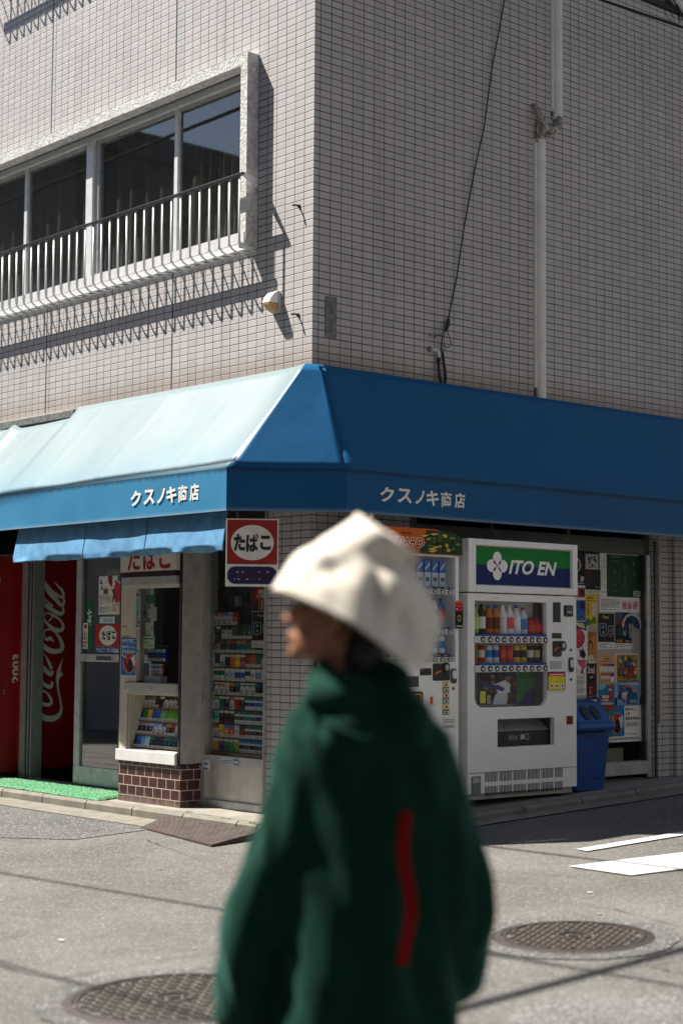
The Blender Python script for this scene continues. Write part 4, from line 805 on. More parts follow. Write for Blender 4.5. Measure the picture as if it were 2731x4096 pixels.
for z, h, kind in ((1.60, .17, 'pack'), (1.335, .19, 'pet'), (1.148, .12, 'can')):
    row = {'pack': [((196, 210, 226), (60, 110, 190), (40, 80, 160))], 'pet': [((60, 120, 190), (214, 60, 60), (200, 50, 50)), ((236, 238, 244), (200, 50, 70), (30, 70, 160))], 'can': [((150, 100, 54), (60, 34, 20), (0, 0, 0)), ((196, 170, 130), (96, 60, 40), (0, 0, 0)), ((220, 232, 244), (40, 140, 210), (0, 0, 0))]}[kind]
    for i in range(4, 11):
        cs = row[(i*len(row))//11 if kind == 'can' else i % len(row)]
        u = .135+.0705*i
        if kind == 'pack':
            b = MB(MR); b.box(u-.028, u+.028, z, z+h*.55, W0-.11, W0-.06, ink(cs[0])); b.box(u-.028, u+.028, z+h*.55, z+h*1.05, W0-.11, W0-.06, ink(cs[1])); b.flat([(u-.02, z+h*.62), (u+.02, z+h*.85), (u+.02, z+h*.95), (u-.02, z+h*.72)], W0-.0596, ink((220, 226, 236))); b.quad(u-.018, u+.018, z+h*.2, z+h*.36, W0-.0596, ink((90, 96, 130)))
        else: b = bottle(MR, u, z, W0-.075, h, .027, cs, kind)
        nm, cc = {'pack': ('drink_carton', 'blue and white drink carton'), 'pet': ('drink_bottle', ['blue and red', 'white and red'][i % 2]+' drink bottle'), 'can': ('drink_can', ['brown drink can', 'tan drink can', 'light blue drink can'][(i*3)//11])}[kind]
        b.build(nm, smooth=kind != 'pack', label=f'{cc}, {ORD[10-i]} from right on {dict(pack="top", pet="middle", can="bottom")[kind]} shelf of half hidden machine', cat=nm.split('_')[1], group='drinks in the half hidden machine')

# machines seen through the door on the left
V = thing('red_vending_machine', (-4.3, .04, .1), 'bright red vending machine at the left edge behind the door pillar', 'vending machine')
MX = MR.copy(); MX.translation = Vector((-3.95, 0, 0))
b = MB(MX); b.box(-.14, .20, .12, 1.92, -.7, 0, M['red']); b.box(-.139, -.06, .13, 1.91, 0, .006, M['red']); b.build('cabinet', V, bevel=.008)
b = MB(MX); b.box(-.13, .19, .07, .12, -.68, -.02, M['blackp']); b.build('plinth', V)
b = MB(MX); b.text('2003', .075, .145, .86, 1.10, .002, M['signwhite'], .03, 0, True); b.ell(-.11, 1.72, .05, .06, None, .0075, M['signwhite'], 20); b.build('lettering', V)
b = MB(MX); b.ell(.0, .80, .006, .006, 0, .005, M['alu'], 10); b.ell(.0, .775, .006, .006, 0, .005, M['alu'], 10); b.build('screw', V)
V = thing('red_drink_cooler', (-4.1, .42, .1), 'dark red drink cooler with grey script lettering standing inside the doorway', 'cooler')
MX = MR.copy(); MX.translation = Vector((-3.75, 0, 0))
b = MB(MX); b.box(.13, .625, .15, 1.95, -.6, 0, M['darkred']); b.build('cabinet', V, bevel=.006)
b = MB(MX); b.box(.15, .61, .07, .15, -.58, -.03, M['blackp']); b.build('plinth', V)
SCRIPT = [[(.192, .631, .044), (.259, .579, .051), (.333, .563, .051), (.392, .576, .045), (.428, .613, .032), (.435, .658, .022), (.422, .722, .018), (.406, .786, .016), (.394, .85, .022), (.395, .914, .037), (.409, .979, .029), (.426, 1.03, .012), (.441, 1.081, .002)], [(.196, .745, .013), (.241, .697, .029), (.301, .68, .032), (.336, .698, .029), (.329, .736, .026), (.295, .775, .019), (.246, .804, .016), (.194, .811, .016)], [(.188, .929, .025), (.222, .89, .029), (.274, .845, .032), (.319, .829, .035), (.341, .851, .026), (.333, .877, .013)], [(.189, 1.043, .038), (.249, .992, .038), (.309, .941, .038), (.333, .937, .032), (.342, .966, .022)], [(.253, 1.113, .005), (.276, 1.081, .013), (.307, 1.03, .026), (.332, .979, .029)],
 [(.351, 1.202, .005), (.313, 1.235, .032), (.276, 1.225, .022), (.251, 1.266, .016), (.264, 1.302, .016), (.308, 1.312, .016), (.36, 1.287, .019), (.406, 1.235, .029), (.432, 1.178, .039), (.42, 1.139, .039), (.364, 1.125, .042), (.297, 1.139, .045), (.244, 1.177, .041), (.188, 1.231, .038)], [(.267, 1.449, .013), (.248, 1.407, .016), (.284, 1.356, .026), (.345, 1.315, .032), (.405, 1.303, .035), (.436, 1.323, .029), (.427, 1.365, .023), (.388, 1.403, .019), (.335, 1.428, .019), (.29, 1.447, .014), (.267, 1.449, .013)], [(.295, 1.379, .01), (.335, 1.418, .012)], [(.184, 1.556, .032), (.266, 1.51, .038), (.341, 1.466, .039), (.409, 1.442, .035), (.435, 1.468, .025), (.424, 1.506, .013)], [(.182, 1.636, .01), (.235, 1.58, .013), (.295, 1.53, .016), (.333, 1.505, .016)],
 [(.252, 1.715, .013), (.256, 1.67, .026), (.293, 1.619, .035), (.354, 1.569, .039), (.415, 1.513, .032), (.437, 1.539, .026), (.434, 1.578, .025)], [(.343, 1.708, .005), (.381, 1.673, .016), (.421, 1.636, .026), (.432, 1.591, .026), (.398, 1.587, .026), (.338, 1.617, .029), (.292, 1.655, .026), (.262, 1.696, .019)], [(.185, 1.361, .019), (.204, 1.336, .022), (.193, 1.317, .013)]]
b = MB(MX)
for i, s_ in enumerate(SCRIPT): b.ribbon(s_, .0012+.0002*i, M['white'])
b.flat([(.405, .969), (.447, .935), (.403, .895)], .004, M['white']); b.build('script_lettering', V)

# ---------------------------------------------------------------- recycling bin
MBIN = MR @ Matrix.Translation((2.37, .012, -.11)) @ Matrix.Diagonal((.92, 1, 1, 1)) @ Matrix.Translation((-2.27, 0, 0))
V = thing('recycling_bin', (.2, 2.37, .14), 'blue plastic recycling bin with two round holes and a bag round its rim', 'bin')
def rect_loft(b, rings, m, r=.03):
    n = 0; vs = []; k = 5
    for u0, u1, w0, w1, v in rings:
        for cx, cz, a in ((u1-r, w1-r, 0), (u0+r, w1-r, 90), (u0+r, w0+r, 180), (u1-r, w0+r, 270)):
            for t in (0, 22, 45, 68, 90): vs.append((cx+r*math.cos(R(a+t)), v, cz+r*math.sin(R(a+t))))
    q = 20; b.add(vs, [tuple(range(q))]+[(j*q+(i+1) % q, j*q+i, (j+1)*q+i, (j+1)*q+(i+1) % q) for j in range(len(rings)-1) for i in range(q)]+[tuple(range((len(rings)-1)*q+q-1, (len(rings)-1)*q-1, -1))], m)
b = MB(MBIN); rect_loft(b, [(2.105, 2.425, .16, .48, .135), (2.09, 2.44, .14, .50, .145), (2.06, 2.475, .10, .53, .56)], M['blueplastic']); b.build('bin_body', V, bevel=.004)
b = MB(MBIN); rect_loft(b, [(2.045, 2.50, .085, .555, .578), (2.04, 2.505, .08, .56, .60), (2.045, 2.50, .085, .555, .632), (2.06, 2.485, .10, .535, .64), (2.075, 2.455, .12, .44, .775), (2.11, 2.42, .15, .40, .795)], M['blueplastic'], .025); LD = b.build('lid', V, bevel=.004)
b = MB()
for u in (2.21, 2.33):                                              # the two throw-in holes on the sloping front
    c = Vector((.384, 2.37+(u-2.27)*.92, .720)); ax = Vector((.135, 0, .095)).normalized(); up = Vector((-.095, 0, .135)).normalized(); sd_ = Vector((0, 1, 0))
    b.add([c+ax*.004+sd_*.042*math.cos(2*math.pi*i/24)+up*.062*math.sin(2*math.pi*i/24) for i in range(24)], [tuple(range(24))], M['black'])
b.build('throw_hole', LD)
b = MB(MBIN); vs = []; n = 60
for j, (e, v) in enumerate(((.006, .585), (.014, .565), (.010, .545), (.018, .528))):
    for i in range(n):
        t = 2*math.pi*i/n; cx, cw = 2.27, .315; c, s_ = math.cos(t), math.sin(t); k = 1/max(abs(c)/(.205+e), abs(s_)/(.212+e)); k *= 1+.012*rng.uniform(-1, 1)*(j > 0)
        vs.append((cx+c*k, v+(.010*math.sin(t*5+1)+.006*rng.uniform(-1, 1))*(j > 1), cw+s_*k))
b.add(vs, [(j*n+(i+1) % n, j*n+i, (j+1)*n+i, (j+1)*n+(i+1) % n) for j in range(3) for i in range(n)], M['film']); b.build('bin_bag', V, smooth=True)
b = MB(MBIN); b.box(2.27, 2.36, .23, .236, .505, .512, M['black']); b.build('slot_mark', V)
# ---------------------------------------------------------------- posters and stickers
def poster(mx, a, w, items, label, cat='poster', base=(236, 234, 228), name='poster', th=.001): return sheet(mx, a, w, items, name, label, cat, th=th, base=base)
K = (22, 22, 24); Wt = (236, 236, 230)
def texts(x0, y0, x1, y1, n, c=(110, 108, 106)): return ('l', x0, y0, x1, y1, n, c)
pw = -.078
poster(MR, (2.62, 2.857, 1.674, 1.926), pw, [('e', .52, .62, .26, .24, (200, 196, 190)), ('e', .52, .6, .19, .21, (24, 22, 22)), ('p', [(.2, .6), (.28, .76), (.34, .72), (.26, .56)], (150, 90, 70)), ('p', [(.86, .6), (.78, .76), (.72, .72), (.8, .56)], (150, 90, 70)), ('r', .36, .08, .68, .4, (40, 26, 24)), ('p', [(.72, .1), (.84, .06), (.94, .24), (.8, .3)], (206, 196, 200)), ('r', 0, 0, 1, .12, (30, 30, 32)), ('t', 'SNUS', .06, .02, .42, .1, (220, 218, 210)), texts(.48, .03, .95, .09, 1, (200, 200, 196))], 'black poster with a white arch above the row of round tins', base=(28, 22, 22))
poster(MR, (2.62, 2.857, 1.40, 1.674), pw, [('r', .02, .63, .98, .95, (230, 226, 216))]+[('r', .06+.31*i, .66, .36+.31*i, .93, c) for i, c in enumerate([(216, 190, 110), (160, 96, 50), (150, 26, 26)])]+[('e', .21+.31*i, .80, .085, .075, (44, 34, 30)) for i in range(3)]+[('r', 0, 0, 1, .58, (24, 96, 168))]+[('r', .06+.31*i, .3, .36+.31*i, .56, c) for i, c in enumerate([(80, 150, 60), (30, 110, 190), (34, 60, 130)])]+[('e', .21+.31*i, .44, .08, .07, (34, 40, 44)) for i in range(3)]+[('e', .2+.3*i, .12, .11, .09, (100, 150, 190)) for i in range(3)]+[('e', .2+.3*i, .12, .08, .065, (50, 80, 110)) for i in range(3)], 'poster of six round tins, three warm colours over three blues')
poster(MR, (2.60, 3.53, .80, 1.62), pw-.0011, [texts(.02, .02, .98, .98, 30, (170, 168, 162)), ('r', .88, .0, .99, .8, (150, 150, 146))], 'large pale backing sheet showing between the posters of the poster window', base=(176, 174, 166))
b_ = [('p', [(rng.uniform(0, .9), rng.uniform(0, .9)), (rng.uniform(.1, 1), rng.uniform(.1, 1)), (rng.uniform(0, 1), rng.uniform(0, 1))], rng.choice([(150, 148, 156), (236, 234, 238), (90, 88, 100), (200, 198, 204)])) for _ in range(26)]
poster(MR, (2.862, 3.012, 1.802, 1.92), pw, b_, 'crumpled silver foil sheet at the top of the poster window', base=(206, 204, 208))
poster(MR, (2.857, 3.041, 1.612, 1.802), pw+.0002, [('r', 0, .16, 1, 1, (24, 26, 30)), ('r', .04, .62, .5, .97, (66, 34, 28)), ('t', 'Peace', .64, .24, .95, .34, (140, 136, 120)), texts(.06, .3, .5, .56, 4, (60, 62, 66)), texts(.05, .03, .95, .13, 2)], 'dark poster with a brown corner and white foot, below the foil sheet')
def figure(x, y, h): return [('e', x, y+h*.88, .032, h*.11, (150, 176, 160)), ('e', x, y+h*.88, .025, h*.09, (12, 60, 42)), ('p', [(x-.05, y+h*.2), (x-.035, y+h*.75), (x+.035, y+h*.75), (x+.05, y+h*.2)], (86, 124, 106)), ('p', [(x-.042, y+h*.22), (x-.03, y+h*.72), (x+.03, y+h*.72), (x+.042, y+h*.22)], (12, 60, 42)), ('r', x-.02, y, x-.012, y+h*.22, (110, 144, 128)), ('r', x+.012, y, x+.02, y+h*.22, (110, 144, 128))]
poster(MR, (3.114, 3.531, 1.593, 1.929), pw+.001, figure(.23, .2, .45)+figure(.52, .34, .44)+figure(.78, .52, .34)+[('t', 'smoker’s', .08, .93, .42, .98, (120, 150, 136)), texts(.1, .82, .36, .9, 3, (90, 124, 108)), texts(.12, .12, .3, .18, 2, (90, 124, 108)), texts(.4, .24, .58, .3, 2, (90, 124, 108)), ('r', .75, .03, .97, .16, (170, 180, 172)), texts(.77, .05, .95, .14, 2, (70, 80, 74))], 'big dark green poster with three line drawn standing figures', base=(12, 66, 44))
poster(MR, (3.029, 3.515, 1.474, 1.935), pw, [texts(.04, .32, .16, .9, 14, (190, 188, 184)), texts(.03, .03, .5, .22, 9, (120, 116, 120))]+[x for i in range(3) for x in (('r', .56+.14*i, .07, .67+.14*i, .16, (214, 150, 180)), texts(.56+.14*i, .02, .68+.14*i, .2, 6, (150, 60, 110)))], 'white sheet with a printed table peeping out behind the green poster')
poster(MR, (2.858, 3.0, 1.365, 1.604), pw, [('t', '期間限定', .1, .86, .7, .93, (30, 90, 40)), texts(.08, .78, .9, .84, 1, (30, 100, 50)), ('p', [(.08, .76), (.38, .74), (.34, .3), (.14, .28)], (214, 170, 40)), ('p', [(.5, .72), (.92, .7), (.86, .3), (.56, .32)], (214, 206, 190)), texts(.14, .34, .34, .68, 7, (120, 90, 30)), ('e', .2, .12, .18, .12, (60, 120, 50)), ('e', .7, .18, .16, .1, (90, 130, 40)), ('p', [(.3, .0), (.7, .16), (.62, .24), (.24, .1)], (60, 130, 60)), texts(.4, .04, .95, .14, 3, (120, 80, 30))], 'yellow poster with two tall packs and green leaves', base=(226, 190, 50))
poster(MR, (2.62, 2.882, 1.10, 1.40), pw+.0002, [('e', .52, .55, .36, .26, (196, 52, 66)), ('p', [(.25, .98), (.95, .98), (.96, .74), (.6, .8), (.4, .72)], (52, 58, 110)), ('p', [(.4, .96), (.8, .94), (.9, .8), (.6, .84)], (220, 206, 150)), ('p', [(.62, .36), (.72, .4), (.92, .12), (.84, .02), (.66, .08)], (34, 30, 34)), ('e', .70, .29, .06, .05, (216, 214, 210)), ('e', .14, .58, .1, .2, (30, 26, 30)), ('e', .38, .24, .06, .06, (150, 120, 70)), texts(.05, .04, .45, .16, 5, (190, 110, 120)), ('l', .3, .36, .75, .78, 22, (226, 120, 130))], 'white poster with a big red disc and small black figures')
poster(MR, (2.882, 2.99, 1.06, 1.32), pw, [('e', .3, .5, .3, .24, (70, 40, 24)), ('e', .3, .46, .22, .19, (190, 130, 80)), ('p', [(.02, .26), (.6, .3), (.66, .2), (.02, .14)], (214, 200, 180)), ('r', .06, .8, .5, .86, (50, 110, 90)), ('r', .1, .05, .8, .18, (226, 216, 204)), ('t', 'TABACO', .2, .1, .7, .16, (40, 44, 60)), texts(.05, .88, .9, .97, 2, (120, 50, 20))], 'orange poster with a drawn face in a dark hood', base=(206, 124, 60))
def peacep(a, mx, w, label, cut=False): poster(mx, a, w, [('r', .0, 0, 1, .19, (230, 230, 226)), texts(.06, .03, .9, .17, 4, (110, 110, 112)), ('r', .02, .19, .98, .98, (16, 20, 32)), ('t', 'Peace', .3, .84, .66, .93, (196, 178, 84), .03), ('t', '各種', .1, .85, .24, .9, (90, 94, 104)), texts(.36, .77, .9, .81, 1, (90, 94, 104)), ('r', .1, .38, .5, .70, (206, 208, 210)), ('r', .12, .39, .48, .69, (22, 30, 50)), ('r', .14, .56, .46, .68, (34, 64, 110)), ('e', .30, .60, .06, .04, (150, 140, 90)), ('e', .3, .46, .06, .03, (150, 190, 170)), ('r', .6, .40, .9, .64, (206, 208, 210)), ('r', .62, .41, .88, .63, (30, 30, 40)), ('r', .66, .46, .84, .56, (120, 80, 90)), ('t', 'The Peace', .14, .335, .44, .36, (196, 178, 84)), texts(.6, .335, .9, .36, 1, (196, 178, 84))], label, base=(190, 192, 190))
peacep((3.004, 3.206, 1.182, 1.467), MR, pw, 'black poster with gold heading and two pale framed packs on the poster window')
poster(MR, (3.213, 3.418, 1.185, 1.474), pw, [('r', 0, 0, 1, .15, (226, 226, 222)), texts(.05, .02, .95, .13, 4), ('p', [(0, 1), (.55, 1), (.3, .75), (0, .6)], (40, 84, 120)), ('e', .3, .74, .2, .1, (110, 26, 24)), ('r', .44, .36, .66, .62, (80, 150, 160)), ('r', .46, .48, .64, .60, (90, 50, 40)), ('r', .14, .38, .34, .58, (30, 60, 90)), ('t', '¥390', .06, .17, .42, .25, (222, 130, 50)), ('t', '香り\nでる', .82, .3, .95, .72, (220, 220, 216))]+[('r', .56+.09*i, .18, .63+.09*i, .23, c) for i, c in enumerate([(40, 110, 170), (210, 180, 40), (60, 150, 90), (190, 70, 50)])], 'black poster with an orange price of 390 yen', base=(18, 20, 26))
b = MB(MR)
for i, c in enumerate([(226, 226, 226), (40, 26, 60), (226, 226, 226), (24, 54, 130), (20, 80, 60), (226, 226, 226), (22, 70, 120)]):
    a0, a1_ = 185-29*i, 185-29*(i+1)+2; cx, cz = 3.418, 1.365
    b.flat([(cx+.02*math.cos(R(a0)), cz+.02*math.sin(R(a0))), (cx+.125*math.cos(R(a0)), cz+.105*math.sin(R(a0))), (cx+.125*math.cos(R(a1_)), cz+.105*math.sin(R(a1_))), (cx+.02*math.cos(R(a1_)), cz+.02*math.sin(R(a1_)))], pw+.004+.0003*i, ink(c if c[0] < 200 else (30, 40, 90)))
    b.flat([(cx+.100*math.cos(R(a0)), cz+.084*math.sin(R(a0))), (cx+.125*math.cos(R(a0)), cz+.105*math.sin(R(a0))), (cx+.125*math.cos(R(a1_)), cz+.105*math.sin(R(a1_))), (cx+.100*math.cos(R(a1_)), cz+.084*math.sin(R(a1_)))], pw+.0042+.0003*i, ink((190, 194, 200)))
b.build('colour_fan', label='fan of blue and purple colour cards below the green poster', cat='card fan', solid=.0008)
poster(MR, (3.008, 3.209, .911, 1.146), pw, [('e', .5, .86, .18, .06, (150, 50, 40)), ('e', .5, .87, .14, .03, (206, 170, 130)), texts(.2, .72, .8, .77, 1, (110, 60, 40))]+[x for i, c in enumerate([(220, 120, 40), (200, 50, 40), (50, 110, 60), (50, 70, 150), (90, 50, 30)]) for x in (('r', .09+.17*i, .40, .23+.17*i, .64, (232, 228, 218)), ('r', .09+.17*i, .58, .23+.17*i, .66, c))]+[x for i in range(3) for x in (('r', .12+.19*i, .16, .26+.19*i, .33, (232, 228, 218)), ('r', .12+.19*i, .27, .26+.19*i, .34, (170, 40, 36)))]+[('r', .68, .06, .88, .34, (232, 230, 226)), ('r', .68, .24, .88, .35, (40, 60, 120)), texts(.08, .03, .6, .11, 3, (150, 110, 80))], 'beige poster showing two rows of white capped packs', base=(206, 160, 116))
poster(MR, (3.218, 3.5, .925, 1.146), pw, [('r', .03, .03, .97, .97, (176, 130, 60))]+[('p', [(x, y), (x+.1, y+.05), (x+.06, y+.2), (x-.05, y+.12)], rng.choice([(40, 90, 160), (210, 170, 60), (60, 120, 130), (160, 60, 50), (30, 50, 90), (226, 210, 160), (90, 130, 60)])) for x, y in [(rng.uniform(.08, .86), rng.uniform(.06, .76)) for _ in range(48)]]+[('t', '手巻きたばこ', .12, .36, .9, .54, (190, 34, 24), .05), ('t', '販売中', .32, .14, .72, .31, (190, 34, 24), .05)], 'colourful poster with big red lettering for hand rolling tobacco')
poster(MR, (2.62, 2.863, .825, 1.098), pw, [('p', [(.55, 1), (.98, 1), (.98, .82), (.88, .72), (.66, .86)], (206, 90, 116)), ('e', .12, .78, .1, .1, (34, 32, 36)), ('e', .1, .92, .06, .06, (34, 32, 36)), ('r', .3, .62, .56, .76, (90, 130, 100)), ('e', .42, .69, .08, .05, (190, 190, 170)), ('p', [(.72, .62), (.8, .78), (.86, .76), (.84, .64), (.94, .6)], (130, 60, 60)), texts(.04, .06, .9, .56, 16, (150, 148, 150)), texts(.3, .82, .5, .98, 8, (160, 158, 160))], 'white leaflet with a pink corner and lines of fine print')
poster(MR, (2.870, 2.988, .752, 1.068), pw+.0004, [('r', 0, 0, 1, .12, (226, 226, 222)), texts(.04, .02, .96, .1, 3), ('p', [(.4, .12), (.9, .2), (1, .6), (.5, .56)], (70, 18, 14)), ('e', .75, .8, .2, .12, (110, 34, 20)), ('t', 'Steel', .06, .76, .76, .95, (214, 200, 190), .02), texts(.3, .62, .7, .72, 1, (200, 190, 180)), ('p', [(.12, .18), (.5, .22), (.62, .48), (.2, .5)], (120, 24, 22)), texts(.2, .24, .5, .44, 4, (200, 150, 140)), ('p', [(.0, .14), (.9, .2), (.96, .23), (.0, .18)], (80, 110, 150))], 'black and red poster with pale slanted lettering beside the leaflet', base=(22, 16, 16))
boo = [('p', [(0, 1), (.5, 1), (.4, .82), (.1, .72), (0, .8)], (120, 180, 206)), ('r', .60, .22, .80, .92, (170, 36, 30)), ('r', .62, .78, .78, .97, (190, 54, 40)), ('r', .62, .7, .78, .78, (210, 210, 210)), ('p', [(.16, .36), (.70, .56), (.72, .34), (.18, .16)], (196, 30, 26)), ('t', '¥800', .2, .34, .62, .48, (240, 236, 226), .05), ('t', '新発売!', .2, .19, .6, .3, (240, 236, 226), .04), ('e', .5, .08, .4, .06, (190, 190, 186))]
poster(MR, (3.007, 3.204, .744, .906), pw+.0002, boo, 'blue poster with a red stick and a slanted 800 yen banner', base=(40, 110, 160))
poster(MR, (3.03, 3.206, .60, .744), pw+.0006, [('p', [(0, 1), (1, 1), (1, .76), (.5, .64), (0, .8)], (110, 70, 66)), ('e', .75, .82, .2, .16, (170, 54, 44)), ('r', 0, 0, 1, .5, (26, 110, 140))]+[('r', .1+.1*i, .08, .15+.1*i, .42, c) for i, c in enumerate([(220, 160, 60), (200, 90, 50), (230, 220, 190), (150, 90, 60), (60, 120, 70), (220, 190, 90), (190, 60, 50), (230, 200, 150)])], 'small teal card with a row of thin coloured sticks behind the bin', base=(30, 120, 150))
pk = [('p', [(x, y), (x+rng.uniform(.1, .3), y+rng.uniform(-.05, .15)), (x+rng.uniform(0, .25), y+rng.uniform(.1, .3)), (x-.05, y+.15)], rng.choice([(206, 60, 90), (70, 120, 170), (206, 210, 226), (30, 80, 130), (196, 130, 160), (40, 60, 100)])) for x, y in [(rng.uniform(.02, .7), rng.uniform(.05, .75)) for _ in range(22)]]
poster(MR, (3.235, 3.515, .739, .94), pw, pk+[('r', .42, .06, .84, .5, (24, 90, 130)), ('r', .16, .3, .38, .5, (214, 214, 220)), texts(.18, .32, .36, .48, 4, (150, 70, 90)), ('t', 'New Formation', .1, .78, .9, .9, (220, 210, 216), .01), ('t', '¥300', .5, .1, .8, .2, (220, 226, 226), .01)], 'blue and pink poster with a white panel, its corner curling off the glass', base=(110, 160, 200))
poster(MR, (3.085, 3.53, .452, .735), pw, [('r', 0, .16, .53, 1, (24, 112, 168)), ('e', .32, .52, .165, .30, (190, 186, 170)), ('e', .32, .52, .158, .285, (190, 36, 28)), ('p', [(.17, .52), (.2, .56), (.28, .42), (.30, .62), (.36, .66), (.39, .56), (.42, .34), (.36, .22), (.26, .3)], (26, 20, 20)), ('p', [(.36, .66), (.48, .74), (.50, .56), (.46, .4), (.42, .40), (.40, .56)], (206, 208, 206)), ('t', '自分らしく', .56, .855, .84, .95, (28, 28, 30), .03), ('t', 'しか', .56, .74, .68, .82, (28, 28, 30), .03), ('t', '生きられない。', .56, .60, .97, .70, (28, 28, 30), .03), texts(.56, .42, .92, .54, 3), texts(.56, .2, .9, .24, 1), texts(.04, .02, .96, .13, 3)], 'wide poster, red disc on blue with black Japanese slogan on white, lowest on the glass')
poster(MR, (3.066, 3.381, .255, .40), -.14, [texts(.06, .1, .9, .9, 4, (150, 146, 130))], 'old yellowed paper sheet lying inside the glass by the ground', base=(150, 146, 124))
# on the sliding door
dw = -.088
poster(ML, (-2.673, -2.376, 1.423, 1.722), dw, [('p', [(.42, 1), (.64, 1), (.64, .7), (.52, .76), (.44, .86)], (140, 30, 60)), ('e', .88, .56, .18, .28, (196, 50, 70)), ('p', [(.06, .8), (.1, .94), (.18, .8)], (24, 22, 24)), ('p', [(.1, .66), (.16, .76), (.2, .64)], (24, 22, 24)), ('e', .8, .84, .03, .05, (24, 22, 24)), ('e', .96, .92, .08, .08, (60, 110, 120)), ('p', [(.6, .66), (.72, .64), (.78, .5), (.68, .3), (.64, .3), (.7, .52)], (110, 70, 40)), ('r', .24, .53, .44, .66, (80, 96, 80)), ('e', .34, .6, .06, .04, (170, 80, 70)), texts(.04, .26, .6, .5, 8, (170, 168, 166)), texts(.04, .04, .6, .2, 5, (130, 128, 130)), ('r', .65, .02, .99, .3, (234, 228, 224)), texts(.68, .06, .95, .28, 5, (206, 80, 70))], 'white event poster with red and black figures, top of the shop door glass')
poster(ML, (-2.654, -2.441, 1.354, 1.405), dw, [('t', 'CASH ONLY', .2, .2, .93, .75, (70, 150, 190), .01), texts(.04, .6, .18, .85, 1, (70, 150, 190))], 'small white note handwritten in blue on the door glass', 'note', (214, 226, 232), 'note')
poster(ML, (-2.703, -2.374, 1.120, 1.345), dw+.001, [('r', 0, .24, 1, 1, (176, 34, 30)), ('e', .52, .62, .37, .345, (228, 226, 216)), ('t', 'た', .27, .46, .43, .78, K, .06), ('t', 'ば', .47, .44, .65, .80, K, .06), ('t', 'こ', .7, .5, .84, .76, K, .06), ('r', 0, 0, 1, .23, (24, 74, 140)), ('t', 'MILD SEVEN', .05, .045, .95, .19, (206, 216, 226), .0), ('r', .78, .03, .99, .14, (220, 216, 196)), texts(.8, .05, .97, .12, 1, (70, 70, 70))], 'square red tobacco sticker with white disc and blue foot on the door glass', 'sticker', name='sticker')
poster(ML, (-2.85, -2.764, 1.134, 1.532), dw-.004, [('t', '七', .1, .66, .9, .84, (206, 226, 210), .05), ('t', '星', .1, .48, .9, .64, (206, 226, 210), .05)], 'narrow green vertical sign inside the door glass', 'sign', (16, 104, 44), 'sign')
poster(ML, (-2.883, -2.816, 1.155, 1.357), dw+.002, [('e', .5, .87, .34, .1, (176, 30, 40)), ('e', .5, .87, .22, .065, (40, 60, 150)), texts(.1, .68, .9, .72, 1, (200, 60, 60)), ('t', '自\n動\n車', .14, .34, .46, .64, K, .05), ('t', '出\n入\n口', .56, .34, .88, .64, K, .05), ('t', '駐\n車', .14, .04, .46, .3, K, .05), ('t', '禁\n止', .56, .04, .88, .3, K, .05)], 'narrow white no parking sticker at the left edge of the door glass', 'sticker', name='sticker')
bx(ML, (-2.90, -2.87, 1.02, 1.04, -.089, -.087), M['plaque'], 'sticker', label='tiny grey sticker just under the door crossbar', cat='sticker')
# on the counter bay
cw_ = .2005
poster(ML, (-1.917, -1.725, .968, 1.242), cw_, [('r', 0, .84, 1, 1, (20, 84, 140)), ('t', '年齢確認実', .06, .875, .97, .97, (214, 222, 226), .03), texts(.06, .845, .95, .87, 1, (190, 206, 216)), ('t', '自分らしくし', .08, .715, .98, .80, (220, 226, 226), .03), ('t', '生きられない', .08, .59, .96, .68, (220, 226, 226), .03), ('e', .60, .33, .42, .27, (190, 186, 170)), ('e', .60, .33, .40, .255, (190, 36, 28)), ('p', [(.2, .45), (.28, .48), (.46, .26), (.58, .44), (.7, .46), (.8, .32), (.84, .16), (.6, .06), (.46, .14)], (24, 20, 20)), ('p', [(.68, .46), (.98, .56), (1, .3), (.9, .24), (.8, .36)], (206, 208, 206)), ('p', [(.06, .54), (.09, .56), (.42, .46), (.4, .44)], (226, 226, 222)), texts(.06, .04, .3, .12, 2, (20, 50, 80))], 'blue age check poster with a red disc on the cream bay front', base=(24, 112, 168))
ng = [('t', 'N', .12, .84, .88, .97, K, .05)]+[('t', c, .2, .66-.13*i, .8, .77-.13*i, (60, 90, 100), .02) for i, c in enumerate('20才未満吸う')]
poster(ML, (-1.735, -1.68, 1.365, 1.575), cw_+.0, ng, 'pale blue vertical sticker headed N, upper one on the bay window', 'sticker', (150, 180, 190), 'sticker')
poster(ML, (-1.735, -1.685, 1.160, 1.345), cw_+.0, ng, 'pale cream vertical sticker headed N, lower one on the bay window', 'sticker', (190, 196, 186), 'sticker')
iw = .1595
